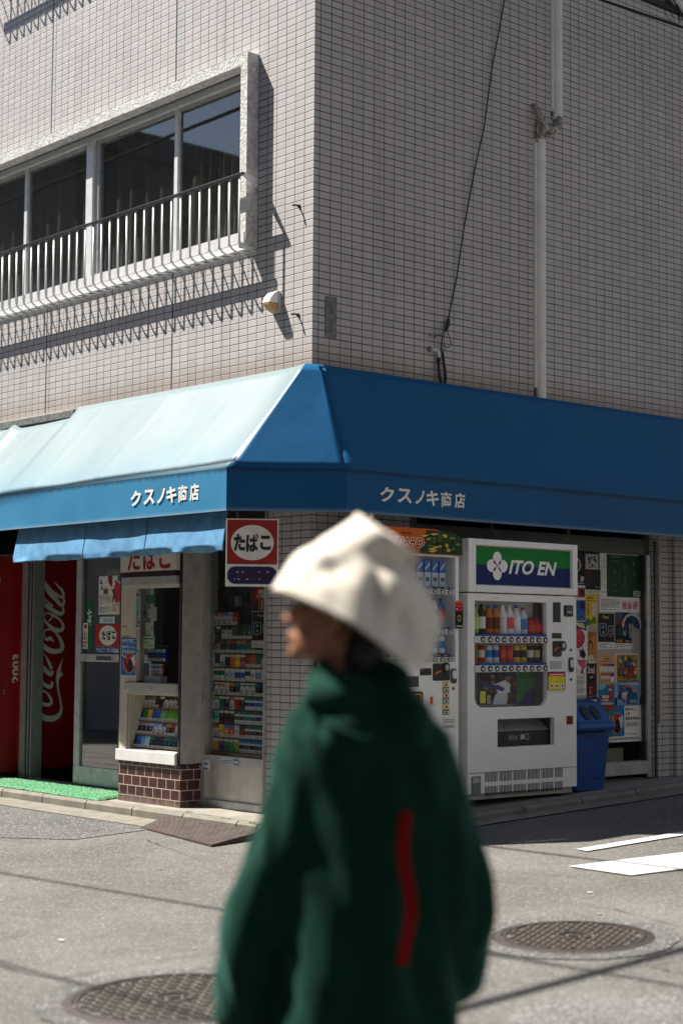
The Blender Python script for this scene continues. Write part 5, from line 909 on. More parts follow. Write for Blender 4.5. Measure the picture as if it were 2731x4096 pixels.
for a, it, lab, bs in (((-1.66, -1.555, 1.49, 1.555), [texts(.1, .2, .9, .9, 3, (40, 90, 70))], 'dim green note, topmost inside the bay window', (60, 120, 90)), ((-1.64, -1.60, 1.39, 1.452), [texts(.1, .1, .9, .9, 4)], 'small white note with fine print inside the bay window', (206, 210, 196)), ((-1.575, -1.53, 1.365, 1.465), [texts(.1, .1, .9, .9, 6, (150, 160, 150))], 'tall white note at the edge of the bay window opening', (196, 204, 196)),
                      ((-1.665, -1.565, 1.265, 1.352), [('e', .32, .55, .22, .3, (120, 150, 110)), ('e', .32, .55, .2, .27, (206, 214, 190)), ('p', [(.7, .4), (.9, .7), (.74, .74), (.86, .36)], (70, 110, 90)), texts(.1, .06, .7, .16, 1, (90, 130, 90))], 'pale note with a drawn ring inside the bay window', (206, 214, 190)), ((-1.69, -1.55, 1.165, 1.255), [texts(.08, .66, .92, .94, 1, (60, 150, 70)), texts(.08, .40, .5, .6, 1, (60, 150, 70)), ('t', '500円', .36, .1, .92, .32, (60, 150, 70), .01)], 'white note handwritten in green inside the bay window', (206, 220, 196))):
    poster(ML, a, iw, it, lab, 'note', bs, 'note')
b = MB(ML); b.ell(-1.678, 1.42, .017, .033, .1595, .1605, ink((170, 80, 50)), 20); b.ell(-1.678, 1.42, .013, .026, None, .161, ink((70, 110, 90)), 20); b.build('sticker', label='oval orange rimmed sticker inside the bay window', cat='sticker')
for z, wd in ((1.318, .07), (1.245, .11), (1.231, .09)): bx(ML, (-1.915, -1.915+wd, z, z+.012, .2002, .2008), ink((176, 124, 60)), 'tape_strip', label=f'strip of brown tape on the cream bay front, {dict([(1.318, "topmost"), (1.245, "widest"), (1.231, "lowest")])[z]} of three', cat='tape')
poster(ML, (-1.12, -1.045, .325, .385), .0255, [('t', 'N', .12, .3, .5, .85, (24, 90, 150), .07), ('t', '€', .56, .4, .9, .85, (24, 110, 160), .02), ('p', [(.02, .0), (.7, .0), (.8, .14), (.04, .16)], (24, 70, 120))], 'torn white and blue sticker hanging below the display window', 'sticker', (220, 224, 226), 'sticker')
poster(ML, (-.927, -.715, .372, .408), .0255, [texts(.05, .5, .66, .85, 1, (50, 70, 80)), texts(.05, .12, .7, .45, 1, (30, 50, 60)), ('r', .72, .0, 1, 1, (20, 50, 70)), ('t', 'N', .76, .12, .96, .88, (206, 216, 220), .06)], 'pale blue strip sticker headed N below the display window', 'sticker', (180, 206, 216), 'sticker')
peacep((-.66, -.45, 1.18, 1.43), ML, -.034, 'black poster with gold heading at the right edge of the display window')
poster(ML, (-.70, -.46, 1.44, 1.60), -.04, [('p', [(.28, 1), (1, 1), (1, .3), (.2, .4)], (170, 30, 26)), ('t', '¥800', .4, .68, .8, .86, (226, 220, 210), .04), ('t', '新発売!', .36, .5, .84, .66, (226, 220, 210), .04), ('e', .12, .7, .1, .2, (70, 60, 58))]+[('r', .42+.13*i, 0, .5+.13*i, .4, c) for i, c in enumerate([(190, 90, 40), (200, 180, 120), (40, 150, 150), (40, 70, 130)])], 'red banner poster high in the display window behind the tobacco sign', base=(60, 30, 26))

# ---------------------------------------------------------------- cigarette packs
def pack(mx, u, v, w, cols, style, tilt=0., h=.086):
    """one pack standing at u, v, w (front face)"""
    q = mx @ Matrix.Translation((u, v, w)) @ Matrix.Rotation(-tilt, 4, 'X'); b = MB(q); body, topc, mark = cols; hw = .0265
    b.box(-hw, hw, 0, h, -.022, 0, ink(body)); e = .0004
    if style == 0: b.quad(-hw, hw, h*.72, h, e, ink(topc)); b.quad(-hw, hw, 0, h*.24, e, ink((206, 206, 200))); b.ell(0, h*.5, .009, .011, None, e, ink(mark), 12)
    elif style == 1:
        b.quad(-hw, hw, 0, h*.62, e, ink((206, 206, 200))); b.flat([(-hw, h*.62), (-hw, h*.86), (hw, h*.86), (hw, h*.62), (0, h*.80)], e*2, ink(topc)); b.quad(-hw, hw, h*.86, h, e, ink(mark))
        for i in range(4): b.quad(-hw*.8, hw*rng.uniform(.5, .85), h*(.1+.11*i), h*(.15+.11*i), e*2, ink((70, 70, 74)))
    elif style == 2: b.quad(-hw, hw, h*.76, h, e, ink(topc)); b.quad(-hw, hw, h*.62, h*.76, e, ink((214, 214, 210))); b.quad(-hw, hw, h*.30, h*.62, e, ink(mark)); b.quad(-hw, hw, 0, h*.3, e, ink((206, 208, 210)))
    elif style == 3: b.quad(-hw, hw, h*.8, h, e, ink((206, 204, 190))); b.quad(-hw, hw, h*.02, h*.45, e, ink(topc)); b.ell(.006, h*.62, .009, .008, None, e, ink(mark), 10)
    for i in range(2): b.quad(-hw*.7, hw*rng.uniform(.2, .8), h*(.07+.07*i), h*(.1+.07*i), e*3, ink((110, 110, 112)))
    return b
P_ = {  # rows of the display window, lowest first: (name, body, top, mark, style)
0: [('teal', (24, 96, 120), (20, 80, 100), (200, 90, 110), 3), ('yellow', (206, 176, 60), (190, 160, 60), (190, 60, 90), 3), ('gold', (212, 180, 50), (200, 150, 50), (190, 40, 40), 3), ('purple', (60, 44, 110), (50, 40, 90), (190, 60, 90), 3), ('green', (20, 130, 90), (16, 110, 80), (200, 60, 60), 3), ('light green', (50, 160, 90), (60, 150, 90), (200, 60, 90), 3), ('lime', (176, 190, 60), (160, 170, 50), (190, 50, 110), 3)]+[(n, (210, 212, 214), (24, 120, 190), m, 2) for n, m in (('blue topped white', (44, 40, 60)), ('blue topped pale', (84, 66, 100)), ('blue topped grey', (40, 40, 44)), ('blue topped green', (40, 90, 80)), ('blue topped olive', (110, 104, 80)))],
1: [('red and cream', (186, 176, 150), (150, 40, 36), (120, 60, 50), 1), ('red and white', (196, 194, 186), (150, 40, 36), (140, 44, 40), 1), ('red and mint', (180, 196, 186), (150, 46, 40), (150, 44, 40), 1), ('yellow and blue', (220, 196, 40), (230, 200, 60), (40, 110, 170), 0), ('orange and blue', (220, 120, 40), (60, 120, 170), (210, 206, 190), 0), ('scarlet and blue', (206, 70, 40), (60, 120, 170), (210, 206, 190), 0), ('plain white', (206, 204, 204), (210, 206, 206), (190, 60, 60), 0), ('red and dark green', (130, 44, 44), (40, 80, 60), (210, 60, 110), 0)]+[(n, (206, 208, 206), (20, 110, 100), m, 2) for n, m in (('green topped red', (120, 40, 40)), ('green topped plum', (96, 40, 60)), ('green topped brown', (60, 36, 40)), ('green topped maroon', (80, 34, 40)))],
2: [('brown olive', (70, 60, 44), (110, 80, 40), (200, 120, 50), 3), ('plum', (84, 44, 64), (190, 40, 90), (150, 60, 60), 0), ('turquoise', (80, 180, 170), (90, 190, 180), (30, 60, 60), 0), ('dark blue', (34, 36, 60), (40, 34, 50), (190, 60, 60), 3), ('black', (28, 26, 34), (40, 30, 40), (170, 40, 50), 3), ('charcoal', (38, 34, 40), (44, 36, 40), (190, 90, 60), 3)]+[(n, (206, 208, 206), (16, 110, 100), m, 2) for n, m in (('green topped grey', (80, 76, 84)), ('green topped slate', (70, 66, 84)), ('green topped teal', (20, 120, 104)), ('green topped sea green', (24, 110, 96)), ('green topped violet', (90, 46, 100)), ('green topped leaf green', (60, 120, 40)))],
3: [('white and blue', (196, 200, 204), (60, 100, 160), (196, 200, 204), 1), ('pale grey and blue', (186, 190, 196), (50, 90, 160), (186, 190, 196), 1), ('white and teal', (206, 206, 204), (50, 120, 130), (150, 176, 60), 1), ('deep teal', (20, 100, 116), (24, 90, 100), (30, 40, 44), 3), ('black', (30, 32, 34), (34, 34, 36), (170, 180, 170), 3), ('white and red', (206, 202, 200), (186, 50, 50), (220, 120, 50), 1), ('red', (176, 44, 40), (160, 40, 36), (60, 30, 30), 3), ('black and orange', (34, 30, 32), (40, 36, 36), (210, 110, 50), 3)]+[(n, (210, 210, 210), (16, 110, 90), m, 2) for n, m in (('green topped navy', (24, 40, 110)), ('green topped dark blue', (14, 40, 130)), ('green topped bright blue', (20, 90, 200)), ('green topped slate', (84, 96, 130)))],
4: [('dark green', (24, 60, 50), (30, 70, 56), (40, 90, 70), 0), ('blue', (40, 96, 150), (60, 130, 180), (70, 150, 200), 0), ('red roofed', (206, 204, 200), (176, 40, 44), (206, 204, 200), 1), ('red peaked', (200, 198, 196), (170, 40, 50), (200, 200, 196), 1), ('gold roofed', (196, 180, 140), (190, 180, 150), (206, 204, 196), 1), ('orange and black', (30, 26, 26), (210, 120, 40), (180, 90, 40), 0), ('green and black', (26, 28, 34), (24, 130, 110), (20, 90, 90), 0), ('green roofed', (206, 208, 206), (24, 110, 96), (200, 204, 200), 1), ('green peaked', (204, 206, 204), (30, 120, 100), (204, 206, 204), 1), ('sea green peaked', (200, 204, 202), (24, 110, 100), (206, 206, 206), 1), ('black and green', (22, 30, 32), (24, 100, 90), (30, 60, 60), 0), ('black and blue', (22, 26, 40), (30, 70, 170), (24, 40, 90), 0)],
5: [(n, a, (206, 208, 206), c, 3 if i < 4 or i == 8 else 0) for i, (n, a, c) in enumerate((('sage', (70, 130, 110), (40, 110, 90)), ('green', (24, 110, 84), (40, 140, 100)), ('deep green', (24, 96, 76), (40, 130, 90)), ('dark green', (20, 80, 64), (50, 150, 90)), ('pale blue', (160, 186, 196), (130, 40, 60)), ('ice blue', (170, 190, 200), (170, 50, 60)), ('navy', (24, 60, 110), (50, 90, 150)), ('bright blue', (30, 110, 180), (60, 60, 110)), ('black', (22, 30, 30), (40, 60, 50)), ('white and purple', (190, 194, 196), (110, 50, 110)), ('denim blue', (90, 130, 170), (140, 170, 190)), ('sky blue', (190, 204, 210), (50, 120, 180))))],
6: [('black', (34, 34, 38), (196, 198, 200), (40, 40, 44), 3), ('frost blue', (176, 198, 206), (150, 190, 206), (90, 150, 180), 0), ('charcoal', (44, 42, 48), (60, 60, 64), (50, 50, 54), 0), ('white and cyan', (214, 214, 210), (90, 150, 180), (200, 120, 80), 3), ('midnight blue', (36, 40, 70), (40, 40, 80), (60, 60, 90), 3), ('orange', (226, 100, 40), (220, 90, 36), (200, 60, 40), 3), ('yellow', (220, 190, 50), (226, 210, 60), (60, 130, 120), 3), ('crimson', (120, 30, 64), (190, 100, 120), (170, 60, 90), 3), ('brown', (150, 84, 50), (140, 70, 50), (60, 40, 36), 0), ('amber', (206, 104, 50), (190, 90, 44), (50, 60, 120), 0), ('forest green', (40, 110, 70), (36, 100, 64), (120, 50, 40), 0), ('white', (190, 192, 194), (90, 70, 60), (60, 90, 150), 1)],
7: [(n, tuple(int(v*.85) for v in a), c, m, 0) for n, a, c, m in (('dull red', (120, 44, 40), (110, 36, 36), (70, 40, 40)), ('dull green', (40, 90, 64), (36, 80, 60), (90, 40, 40)), ('claret and white', (180, 180, 180), (120, 34, 44), (30, 40, 90)), ('green and white', (40, 60, 96), (24, 90, 80), (30, 40, 60)), ('orange topped teal', (44, 96, 120), (180, 90, 50), (190, 60, 50)), ('dark brown', (60, 50, 44), (150, 90, 70), (60, 110, 90)), ('gold and blue', (40, 110, 170), (170, 140, 50), (60, 70, 110)), ('gold and teal', (44, 140, 160), (176, 140, 50), (60, 50, 50)), ('gold and mint', (90, 150, 110), (150, 50, 46), (60, 40, 40)), ('olive', (120, 130, 100), (90, 90, 80), (60, 60, 60)), ('night blue', (40, 56, 90), (40, 44, 60), (70, 90, 130)), ('grey', (140, 146, 150), (120, 126, 130), (70, 80, 90)))],
8: [('tan', (170, 140, 110), (190, 140, 80), (206, 200, 190), 0), ('brick red', (120, 50, 44), (60, 36, 34), (60, 40, 40), 0), ('bottle green', (30, 60, 50), (40, 60, 50), (90, 90, 70), 3), ('white and navy', (206, 206, 206), (30, 40, 90), (40, 44, 80), 0), ('white and black', (200, 200, 200), (24, 24, 28), (60, 60, 66), 0), ('drab', (84, 84, 70), (90, 90, 78), (60, 60, 56), 0), ('dark moss', (50, 64, 50), (60, 64, 54), (40, 50, 44), 0), ('moss green', (54, 84, 64), (60, 80, 64), (110, 120, 100), 0), ('steel blue', (50, 76, 96), (60, 90, 110), (160, 190, 190), 0)],
9: [('cream edged black', (30, 28, 28), (180, 176, 170), (90, 90, 92), 3), ('blue and white', (200, 204, 206), (40, 100, 150), (40, 80, 120), 1), ('orange and white', (200, 200, 200), (206, 120, 50), (210, 110, 50), 1), ('azure and white', (196, 204, 208), (40, 120, 170), (60, 110, 160), 1), ('chalk white', (206, 206, 210), (90, 100, 130), (190, 196, 206), 1), ('poppy red', (170, 40, 36), (160, 36, 34), (190, 140, 130), 0)]}
for r_i, row in P_.items():
    for i, (n, a, t_, m_, st) in enumerate(row):
        u = -1.192+.0585*i+(.02 if r_i == 9 else 0)
        if r_i == 8 and i > 2: u += .012
        z = PR[r_i]; lean = 0 if r_i < 7 else R(6)
        pack(ML, u, z, -.050, (a, t_, m_), st, lean).build('cigarette_pack', label=f'{n} cigarette pack, {ORD[i]} from left on {ORD[r_i]} shelf up of display window', cat='cigarette pack', group='cigarette packs in the display window')
b = MB(ML)
for i in range(46):
    u, z = rng.uniform(-1.22, -.72), rng.uniform(1.45, 1.95); c = rng.choice([(60, 54, 48), (90, 80, 60), (44, 50, 60), (70, 36, 30), (120, 118, 110), (30, 34, 34)])
    b.box(u-.022, u+.022, z, z+rng.uniform(.04, .085), -.14, -.12+rng.uniform(0, .02), ink(c))
b.build('shelf_clutter', label='dim clutter of goods filling the unlit upper shelves of the display window', cat='goods', kind='stuff')
# the sloping rack of the counter: four rows of twelve
CR = [[('black', (24, 24, 28), (60, 60, 66), 0), ('royal blue', (30, 80, 170), (60, 110, 190), 0), ('light blue', (120, 180, 214), (90, 160, 206), 0), ('ice white', (206, 216, 220), (160, 196, 210), 0), ('teal striped', (24, 34, 40), (24, 120, 110), 0), ('violet striped', (26, 28, 44), (60, 44, 90), 0), ('plum striped', (28, 28, 46), (70, 40, 84), 0), ('green striped', (22, 44, 50), (24, 120, 110), 0), ('sea striped', (24, 46, 54), (30, 110, 110), 0), ('dark teal', (22, 40, 46), (20, 100, 100), 0), ('indigo', (30, 34, 60), (60, 60, 90), 0), ('purple', (34, 30, 56), (80, 50, 100), 0)],
      [('brown black', (40, 30, 34), (160, 160, 164), 0), ('maroon', (54, 28, 34), (150, 150, 156), 0), ('dark navy', (34, 34, 64), (160, 166, 176), 0), ('navy', (34, 44, 90), (170, 176, 190), 0), ('pale blue', (150, 190, 214), (120, 170, 206), 1), ('silver', (200, 204, 208), (170, 190, 200), 1), ('white and blue', (200, 204, 210), (50, 90, 160), 1), ('black with gold', (26, 26, 34), (190, 140, 50), 0), ('black with red', (28, 26, 36), (170, 60, 60), 0), ('white', (206, 206, 204), (180, 180, 180), 1), ('cream', (204, 200, 190), (150, 144, 140), 1), ('chalk', (208, 206, 204), (170, 170, 172), 1)],
      [('deep blue', (30, 60, 110), (40, 80, 120), 0), ('green', (40, 120, 60), (60, 140, 70), 0), ('yellow', (206, 170, 50), (214, 190, 80), 0), ('vivid blue', (30, 70, 170), (50, 90, 180), 0), ('cobalt', (36, 84, 160), (60, 110, 180), 0), ('mint', (140, 190, 140), (110, 170, 120), 0), ('lime', (110, 180, 50), (90, 150, 50), 0), ('apple green', (120, 186, 60), (100, 160, 50), 0), ('grass green', (104, 170, 50), (90, 150, 60), 0), ('emerald', (30, 110, 54), (40, 120, 60), 0), ('pale mint', (150, 196, 150), (120, 170, 130), 0), ('raspberry', (206, 50, 80), (190, 60, 90), 0)],
      [('ash grey', (120, 118, 114), (90, 88, 86), 1), ('dove grey', (140, 138, 134), (110, 106, 100), 1), ('pale grey', (130, 132, 132), (120, 120, 118), 1), ('soot', (40, 40, 40), (60, 60, 60), 0), ('jet', (28, 28, 30), (36, 36, 38), 3), ('black and white', (200, 202, 204), (34, 34, 40), 1), ('white peaked', (206, 206, 208), (44, 44, 50), 1), ('sage and white', (170, 180, 160), (60, 80, 70), 1), ('midnight', (24, 30, 40), (40, 60, 90), 0), ('ink blue', (28, 34, 48), (50, 60, 90), 0), ('white with blue bar', (206, 208, 210), (40, 90, 150), 0), ('white and navy', (200, 202, 206), (30, 40, 70), 1)]]
tl = R(16)
for j, row in enumerate(CR):
    z = .450+.0955*j; w = .150-.028*j
    for i, (n, a, t_, st) in enumerate(row):
        pack(ML, -1.815+.0545*i-.0, z, w, (a, t_, tuple(int(v*.8+20) for v in t_)), st, tl, .082).build('cigarette_pack', label=f'{n} cigarette pack, {ORD[i]} from left in {ORD[j]} row up of counter rack', cat='cigarette pack', group='cigarette packs in the counter rack')
    b = MB(ML); b.box(-1.82, -1.19, z-.012, z-.002, w-.05, w+.008, wood); b.build('rack_shelf', label=f'thin wooden rack shelf under the {ORD[j]} row up of counter packs', cat='shelf', group='rack shelves in the counter')
# the little stand of packs behind the bay window
t = thing('pack_stand', (-1.6, -.13, .92), 'small clear stand of blue and white packs behind the bay window', 'stand')
b = MB(ML); b.box(-1.70, -1.50, .92, .965, .08, .14, M['offwhite']); b.box(-1.70, -1.50, .965, 1.19, .075, .08, M['alu_dark']); b.build('base', t)
for i, c in enumerate([(40, 60, 120), (30, 90, 80), (60, 50, 100), (40, 44, 60), (30, 60, 150)]): pack(ML, -1.685+.042*i, 1.075, .105, (c, (150, 190, 206), (60, 80, 150)), 0).build('cigarette_pack', label=f'blue capped cigarette pack, {ORD[i]} from left on top of the small pack stand', cat='cigarette pack', group='packs on the small stand')
for i, c in enumerate([(50, 120, 170), (40, 120, 90), (170, 80, 40)]): pack(ML, -1.612+.044*i, .968, .125, (c, (90, 160, 190), (190, 200, 196)), 1).build('cigarette_pack', label=f'{["blue", "green", "rust"][i]} and white cigarette pack at the foot of the small pack stand', cat='cigarette pack', group='packs on the small stand')
# ---------------------------------------------------------------- houses across the two streets, seen only as reflections, most raised to cut skylight
def house(x0, x1, y0, y1, h, m, lab, ridge):
    t = thing('opposite_house', ((x0+x1)/2, (y0+y1)/2, GZ((y0+y1)/2)), lab, 'house'); g = -.8
    b = MB(); b.box(x0, x1, y0, y1, g, h, m); b.build('wall', t)
    b = MB(); e = .5
    if ridge == 'x': ym = (y0+y1)/2; b.add([(x0-e, y0-e, h), (x1+e, y0-e, h), (x1+e, y1+e, h), (x0-e, y1+e, h), (x0-e, ym, h+1.8), (x1+e, ym, h+1.8)], [(0, 1, 5, 4), (2, 3, 4, 5), (0, 4, 3), (1, 2, 5), (3, 2, 1, 0)], M['opp2'])
    else: b.box(x0-.1, x1+.1, y0-.1, y1+.1, h, h+.5, M['opp2'])
    b.build('roof', t)
    fx = x0 if x0 > 5 else None
    for k in range(int(((y1-y0) if fx else (x1-x0))/2.6)):
        for z in (1.0, 3.9, 6.6):
            if z+1.6 > h: continue
            b = MB()
            if fx: b.box(x0-.04, x0+.02, y0+.7+k*2.6, y0+2.3+k*2.6, z, z+1.5, M['wglass'])
            else: b.box(x0+.7+k*2.6, x0+2.3+k*2.6, y1-.02, y1+.04, z, z+1.5, M['wglass'])
            b.build('window', t)
house(-34, -18.3, -20, -9.4, 10.6, M['opp2'], 'tall house across the left street, reflected in the upper windows', 'flat')
house(-18, -12.8, -20, -9.6, 6.4, M['opp'], 'gabled house across the left street, reflected in the upper windows', 'x')
house(-10.5, -3, -21, -9.9, 13, M['opp2'], 'taller dark house across the left street, reflected in the shop glass', 'flat')
house(-2.5, 7.5, -22, -10.6, 10.5, M['opp2'], 'tall dark house across the left street nearer the crossing, raised to cut skylight', 'flat')
house(12, 22, -4, 8, 19, M['opp2'], 'dark house across the right street, reflected in the machine glass', 'flat')
house(12.3, 22, 9, 26, 17, M['opp2'], 'long house further along the right street, raised to cut skylight', 'flat')
house(12.5, 22, -24, -9.5, 19, M['opp2'], 'unseen house behind the camera on the far corner, raised to cut skylight', 'flat')
# ---------------------------------------------------------------- the person walking past
PU = Vector((.6588, .7523, 0)); PO = Vector((5.875, -4.83, -.203))
MP = Matrix(((PU.x, 0, PU.y, PO.x), (PU.y, 0, -PU.x, PO.y), (0, 1, 0, PO.z), (0, 0, 0, 1)))
MPI = MP.inverted()
PZ_ = PO.copy()
def ball(b, c, r, m, n=18, rot=None):
    c = Vector(c); r = Vector(r) if isinstance(r, (tuple, list)) else Vector((r, r, r)); vs = [c+Vector((0, r.y, 0))]; fs = []
    k = n//2
    for j in range(1, k):
        for i in range(n):
            p = Vector((r.x*math.sin(math.pi*j/k)*math.cos(2*math.pi*i/n), r.y*math.cos(math.pi*j/k), r.z*math.sin(math.pi*j/k)*math.sin(2*math.pi*i/n)))
            vs.append(c+(rot @ p if rot else p))
    vs.append(c-Vector((0, r.y, 0)) if not rot else c+rot @ Vector((0, -r.y, 0)))
    if rot: vs[0] = c+rot @ Vector((0, r.y, 0))
    L = len(vs)-1
    fs += [(0, 1+(i+1) % n, 1+i) for i in range(n)]+[(1+(j-1)*n+i, 1+(j-1)*n+(i+1) % n, 1+j*n+(i+1) % n, 1+j*n+i) for j in range(1, k-1) for i in range(n)]+[(L, 1+(k-2)*n+i, 1+(k-2)*n+(i+1) % n) for i in range(n)]
    b.add(vs, fs, m)
def limb(b, pts, m, n=14):
    """a tapering limb through (u, v, w, radius) joints, closed with round ends"""
    P = []
    for i in range(len(pts)-1):
        for t in range(5): P.append([pts[i][k]*(1-t/5)+pts[i+1][k]*t/5 for k in range(4)])
    P.append(list(pts[-1]))
    for _ in range(2): P = [P[0]]+[[(P[i-1][k]+2*P[i][k]+P[i+1][k])/4 for k in range(4)] for i in range(1, len(P)-1)]+[P[-1]]
    b.tube([p[:3] for p in P], [p[3] for p in P], m, n); ball(b, P[0][:3], P[0][3], m, n); ball(b, P[-1][:3], P[-1][3], m, n)
def fuse(b, name, parent, voxel, sm, fn=None, **k):
    """grow one continuous skin over overlapping volumes"""
    me = bpy.data.meshes.new(name); me.from_pydata(b.v, [], b.f); me.update(); o = bpy.data.objects.new(name, me); COL.objects.link(o)
    r = o.modifiers.new('r', 'REMESH'); r.mode = 'VOXEL'; r.voxel_size = voxel
    s_ = o.modifiers.new('s', 'SMOOTH'); s_.factor = .5; s_.iterations = sm
    me2 = bpy.data.meshes.new_from_object(o.evaluated_get(bpy.context.evaluated_depsgraph_get())); bpy.data.objects.remove(o); bpy.data.meshes.remove(me)
    if fn:
        ns = [v.normal.copy() for v in me2.vertices]
        for v, n in zip(me2.vertices, ns): v.co = fn(v.co.copy(), n)
    org = Vector(parent['_o']) if parent else PZ_
    for v in me2.vertices: v.co -= org
    me2.name = name; me2.materials.clear(); [me2.materials.append(m) for m in b.ms]
    for p in me2.polygons: p.material_index = 0
    me2.polygons.foreach_set('use_smooth', [True]*len(me2.polygons)); me2.update()
    o = bpy.data.objects.new(name, me2); COL.objects.link(o)
    if parent: o.parent = parent
    else: o.location = org
    o['_o'] = tuple(org)
    for a, x in k.items(): o[a] = x
    return o
def hrot(): return Matrix.Rotation(R(12), 3, 'Z') @ Matrix.Rotation(R(18), 3, 'Y')
b = MB(MP); sk = M['skin']; H = Vector((-.03, 1.485, -.005)); hr = Matrix.Rotation(R(-10), 3, 'Z') @ Matrix.Rotation(R(-16), 3, 'Y')
def hp(f, up, side): return H+hr @ Vector((-f, up, side))            # head coordinates: forward, up, towards the person's left
ball(b, hp(-.005, .045, 0), (.098, .088, .076), sk, 24, hr); ball(b, hp(.03, -.01, 0), (.068, .085, .064), sk, 20, hr); ball(b, hp(.045, -.06, 0), (.052, .052, .052), sk, 18, hr)
ball(b, hp(.083, -.098, 0), (.02, .018, .024), sk, 14, hr); ball(b, hp(.03, -.075, .03), (.05, .03, .02), sk, 14, hr); ball(b, hp(.03, -.075, -.03), (.05, .03, .02), sk, 14, hr)
limb(b, [(*hp(.095, .012, 0), .008), (*hp(.113, -.022, 0), .011), (*hp(.118, -.032, 0), .012)], sk, 10)
for s_ in (-1, 1):
    ball(b, hp(.106, -.034, .012*s_), .009, sk, 10); ball(b, hp(.078, -.018, .040*s_), (.022, .020, .022), sk, 14, hr); ball(b, hp(.088, .026, .030*s_), (.012, .008, .026), sk, 12, hr)
    ball(b, hp(-.005, -.012, .075*s_), (.020, .032, .008), sk, 14, hr); ball(b, hp(.002, -.036, .074*s_), (.010, .012, .007), sk, 10, hr)
ball(b, hp(.100, -.062, 0), (.010, .007, .024), sk, 12, hr); ball(b, hp(.097, -.074, 0), (.011, .008, .022), sk, 12, hr)
limb(b, [(*hp(-.02, -.06, 0), .056), (.018, 1.33, .0, .058), (.02, 1.27, .0, .07)], sk)
ball(b, (.02, 1.1, 0), (.16, .17, .095), sk); ball(b, (.015, .85, 0), (.145, .18, .09), sk)
limb(b, [(-.10, 1.20, 0, .05), (-.148, .99, .0, .042), (-.20, .74, -.02, .033), (-.216, .635, -.03, .027)], sk); limb(b, [(.145, 1.19, 0, .05), (.215, .89, .0, .042), (.16, .72, -.09, .034), (.07, .66, -.165, .028)], sk)
for hc, d, sd_ in (((-.222, .585, -.035), Vector((-.12, -1, -.12)), 1), ((.03, .65, -.18), Vector((-1, -.15, -.25)), -1)):
    hc = Vector(hc); d = d.normalized(); pn = Vector((0, 0, 1)).cross(d).normalized() if abs(d.y) > .5 else Vector((0, 1, 0)); fw = d.cross(pn).normalized()
    limb(b, [(*(hc-d*.03), .026), (*hc, .030), (*(hc+d*.035), .027)], sk, 12)
    for i, (ln, off) in enumerate(((.066, -.027), (.076, -.009), (.071, .009), (.056, .025))):
        r0 = hc+d*.045+fw*off; r1 = r0+d*ln*.5+pn*.006; r2_ = r0+d*ln*.85+pn*.022; limb(b, [(*r0, .0095), (*r1, .0088), (*r2_, .0075)], sk, 8)
    t0 = hc-d*.0-fw*.028; limb(b, [(*t0, .012), (*(t0-fw*.022+d*.03+pn*.01), .0105), (*(t0-fw*.020+d*.058+pn*.016), .009)], sk, 8)
for s_ in (-1, 1): limb(b, [(.02+.085*s_, .78, 0, .085), (.03+.095*s_, .45, -.03*s_, .055), (.03+.10*s_, .12, .04*s_, .04), (.03+.10*s_, .07, .04*s_, .04)], sk)
PB = fuse(b, 'person', None, .006, 4, label='person in cream bucket hat and dark green hooded top with red back stripe', category='person')
for s_ in (-1, 1):
    b = MB(MP); ball(b, hp(.083, .008, .031*s_), .0115, ink((226, 222, 214)), 12); ball(b, hp(.090, .008, .032*s_), .0060, ink((30, 18, 12)), 10); b.build('eye', PB, smooth=True)
b = MB(MP); ball(b, hp(-.018, .05, 0), (.102, .090, .080), M['hair'], 22, hr); ball(b, hp(-.066, -.02, 0), (.042, .055, .060), M['hair'], 18, hr); ball(b, hp(-.06, -.075, .005), (.05, .06, .062), M['hair'], 18, hr); ball(b, hp(-.02, -.0, .068), (.026, .035, .012), M['hair'], 12, hr)
fuse(b, 'hair', PB, .006, 3, lambda p, n: p+n*.004*mnoise.noise(p*60))
b = MB(MP); hd = M['hoodie']; n = 36
rings = [(1.345, .0, .005, .078, .072), (1.315, .005, .01, .105, .085), (1.28, .012, .01, .15, .10), (1.235, .022, .01, .178, .115), (1.15, .036, .012, .172, .128), (1.0, .040, .015, .166, .137), (.85, .036, .015, .170, .14), (.72, .02, .012, .185, .145), (.63, .0, .01, .214, .148), (.615, .0, .01, .205, .14)]
b.add([(cu+ru*math.cos(2*math.pi*i/n), v, cw+rw*math.sin(2*math.pi*i/n)) for v, cu, cw, ru, rw in rings for i in range(n)],
      [tuple(range(n-1, -1, -1)), tuple(range((len(rings)-1)*n, len(rings)*n))]+[(j*n+i, j*n+(i+1) % n, (j+1)*n+(i+1) % n, (j+1)*n+i) for j in range(len(rings)-1) for i in range(n)], hd)
limb(b, [(-.075, 1.23, 0, .072), (-.112, 1.12, .01, .079), (-.146, .99, .01, .081), (-.183, .86, .0, .079), (-.214, .72, -.015, .076), (-.228, .65, -.025, .070), (-.231, .62, -.028, .060)], hd)
limb(b, [(.125, 1.205, 0, .078), (.168, 1.05, .01, .082), (.208, .92, .015, .082), (.214, .86, .01, .080), (.196, .76, -.04, .076), (.15, .70, -.10, .070), (.09, .67, -.155, .058)], hd)
ball(b, (.0, 1.315, .075), (.122, .045, .055), hd); ball(b, (-.045, 1.30, .03), (.075, .05, .06), hd); ball(b, (.075, 1.275, .085), (.075, .045, .055), hd); ball(b, (.03, 1.235, .105), (.10, .07, .045), hd)
ball(b, (-.05, 1.342, .0), (.062, .045, .075), hd); ball(b, (.055, 1.345, .03), (.06, .045, .06), hd); ball(b, (-.01, 1.352, .045), (.075, .03, .045), hd)
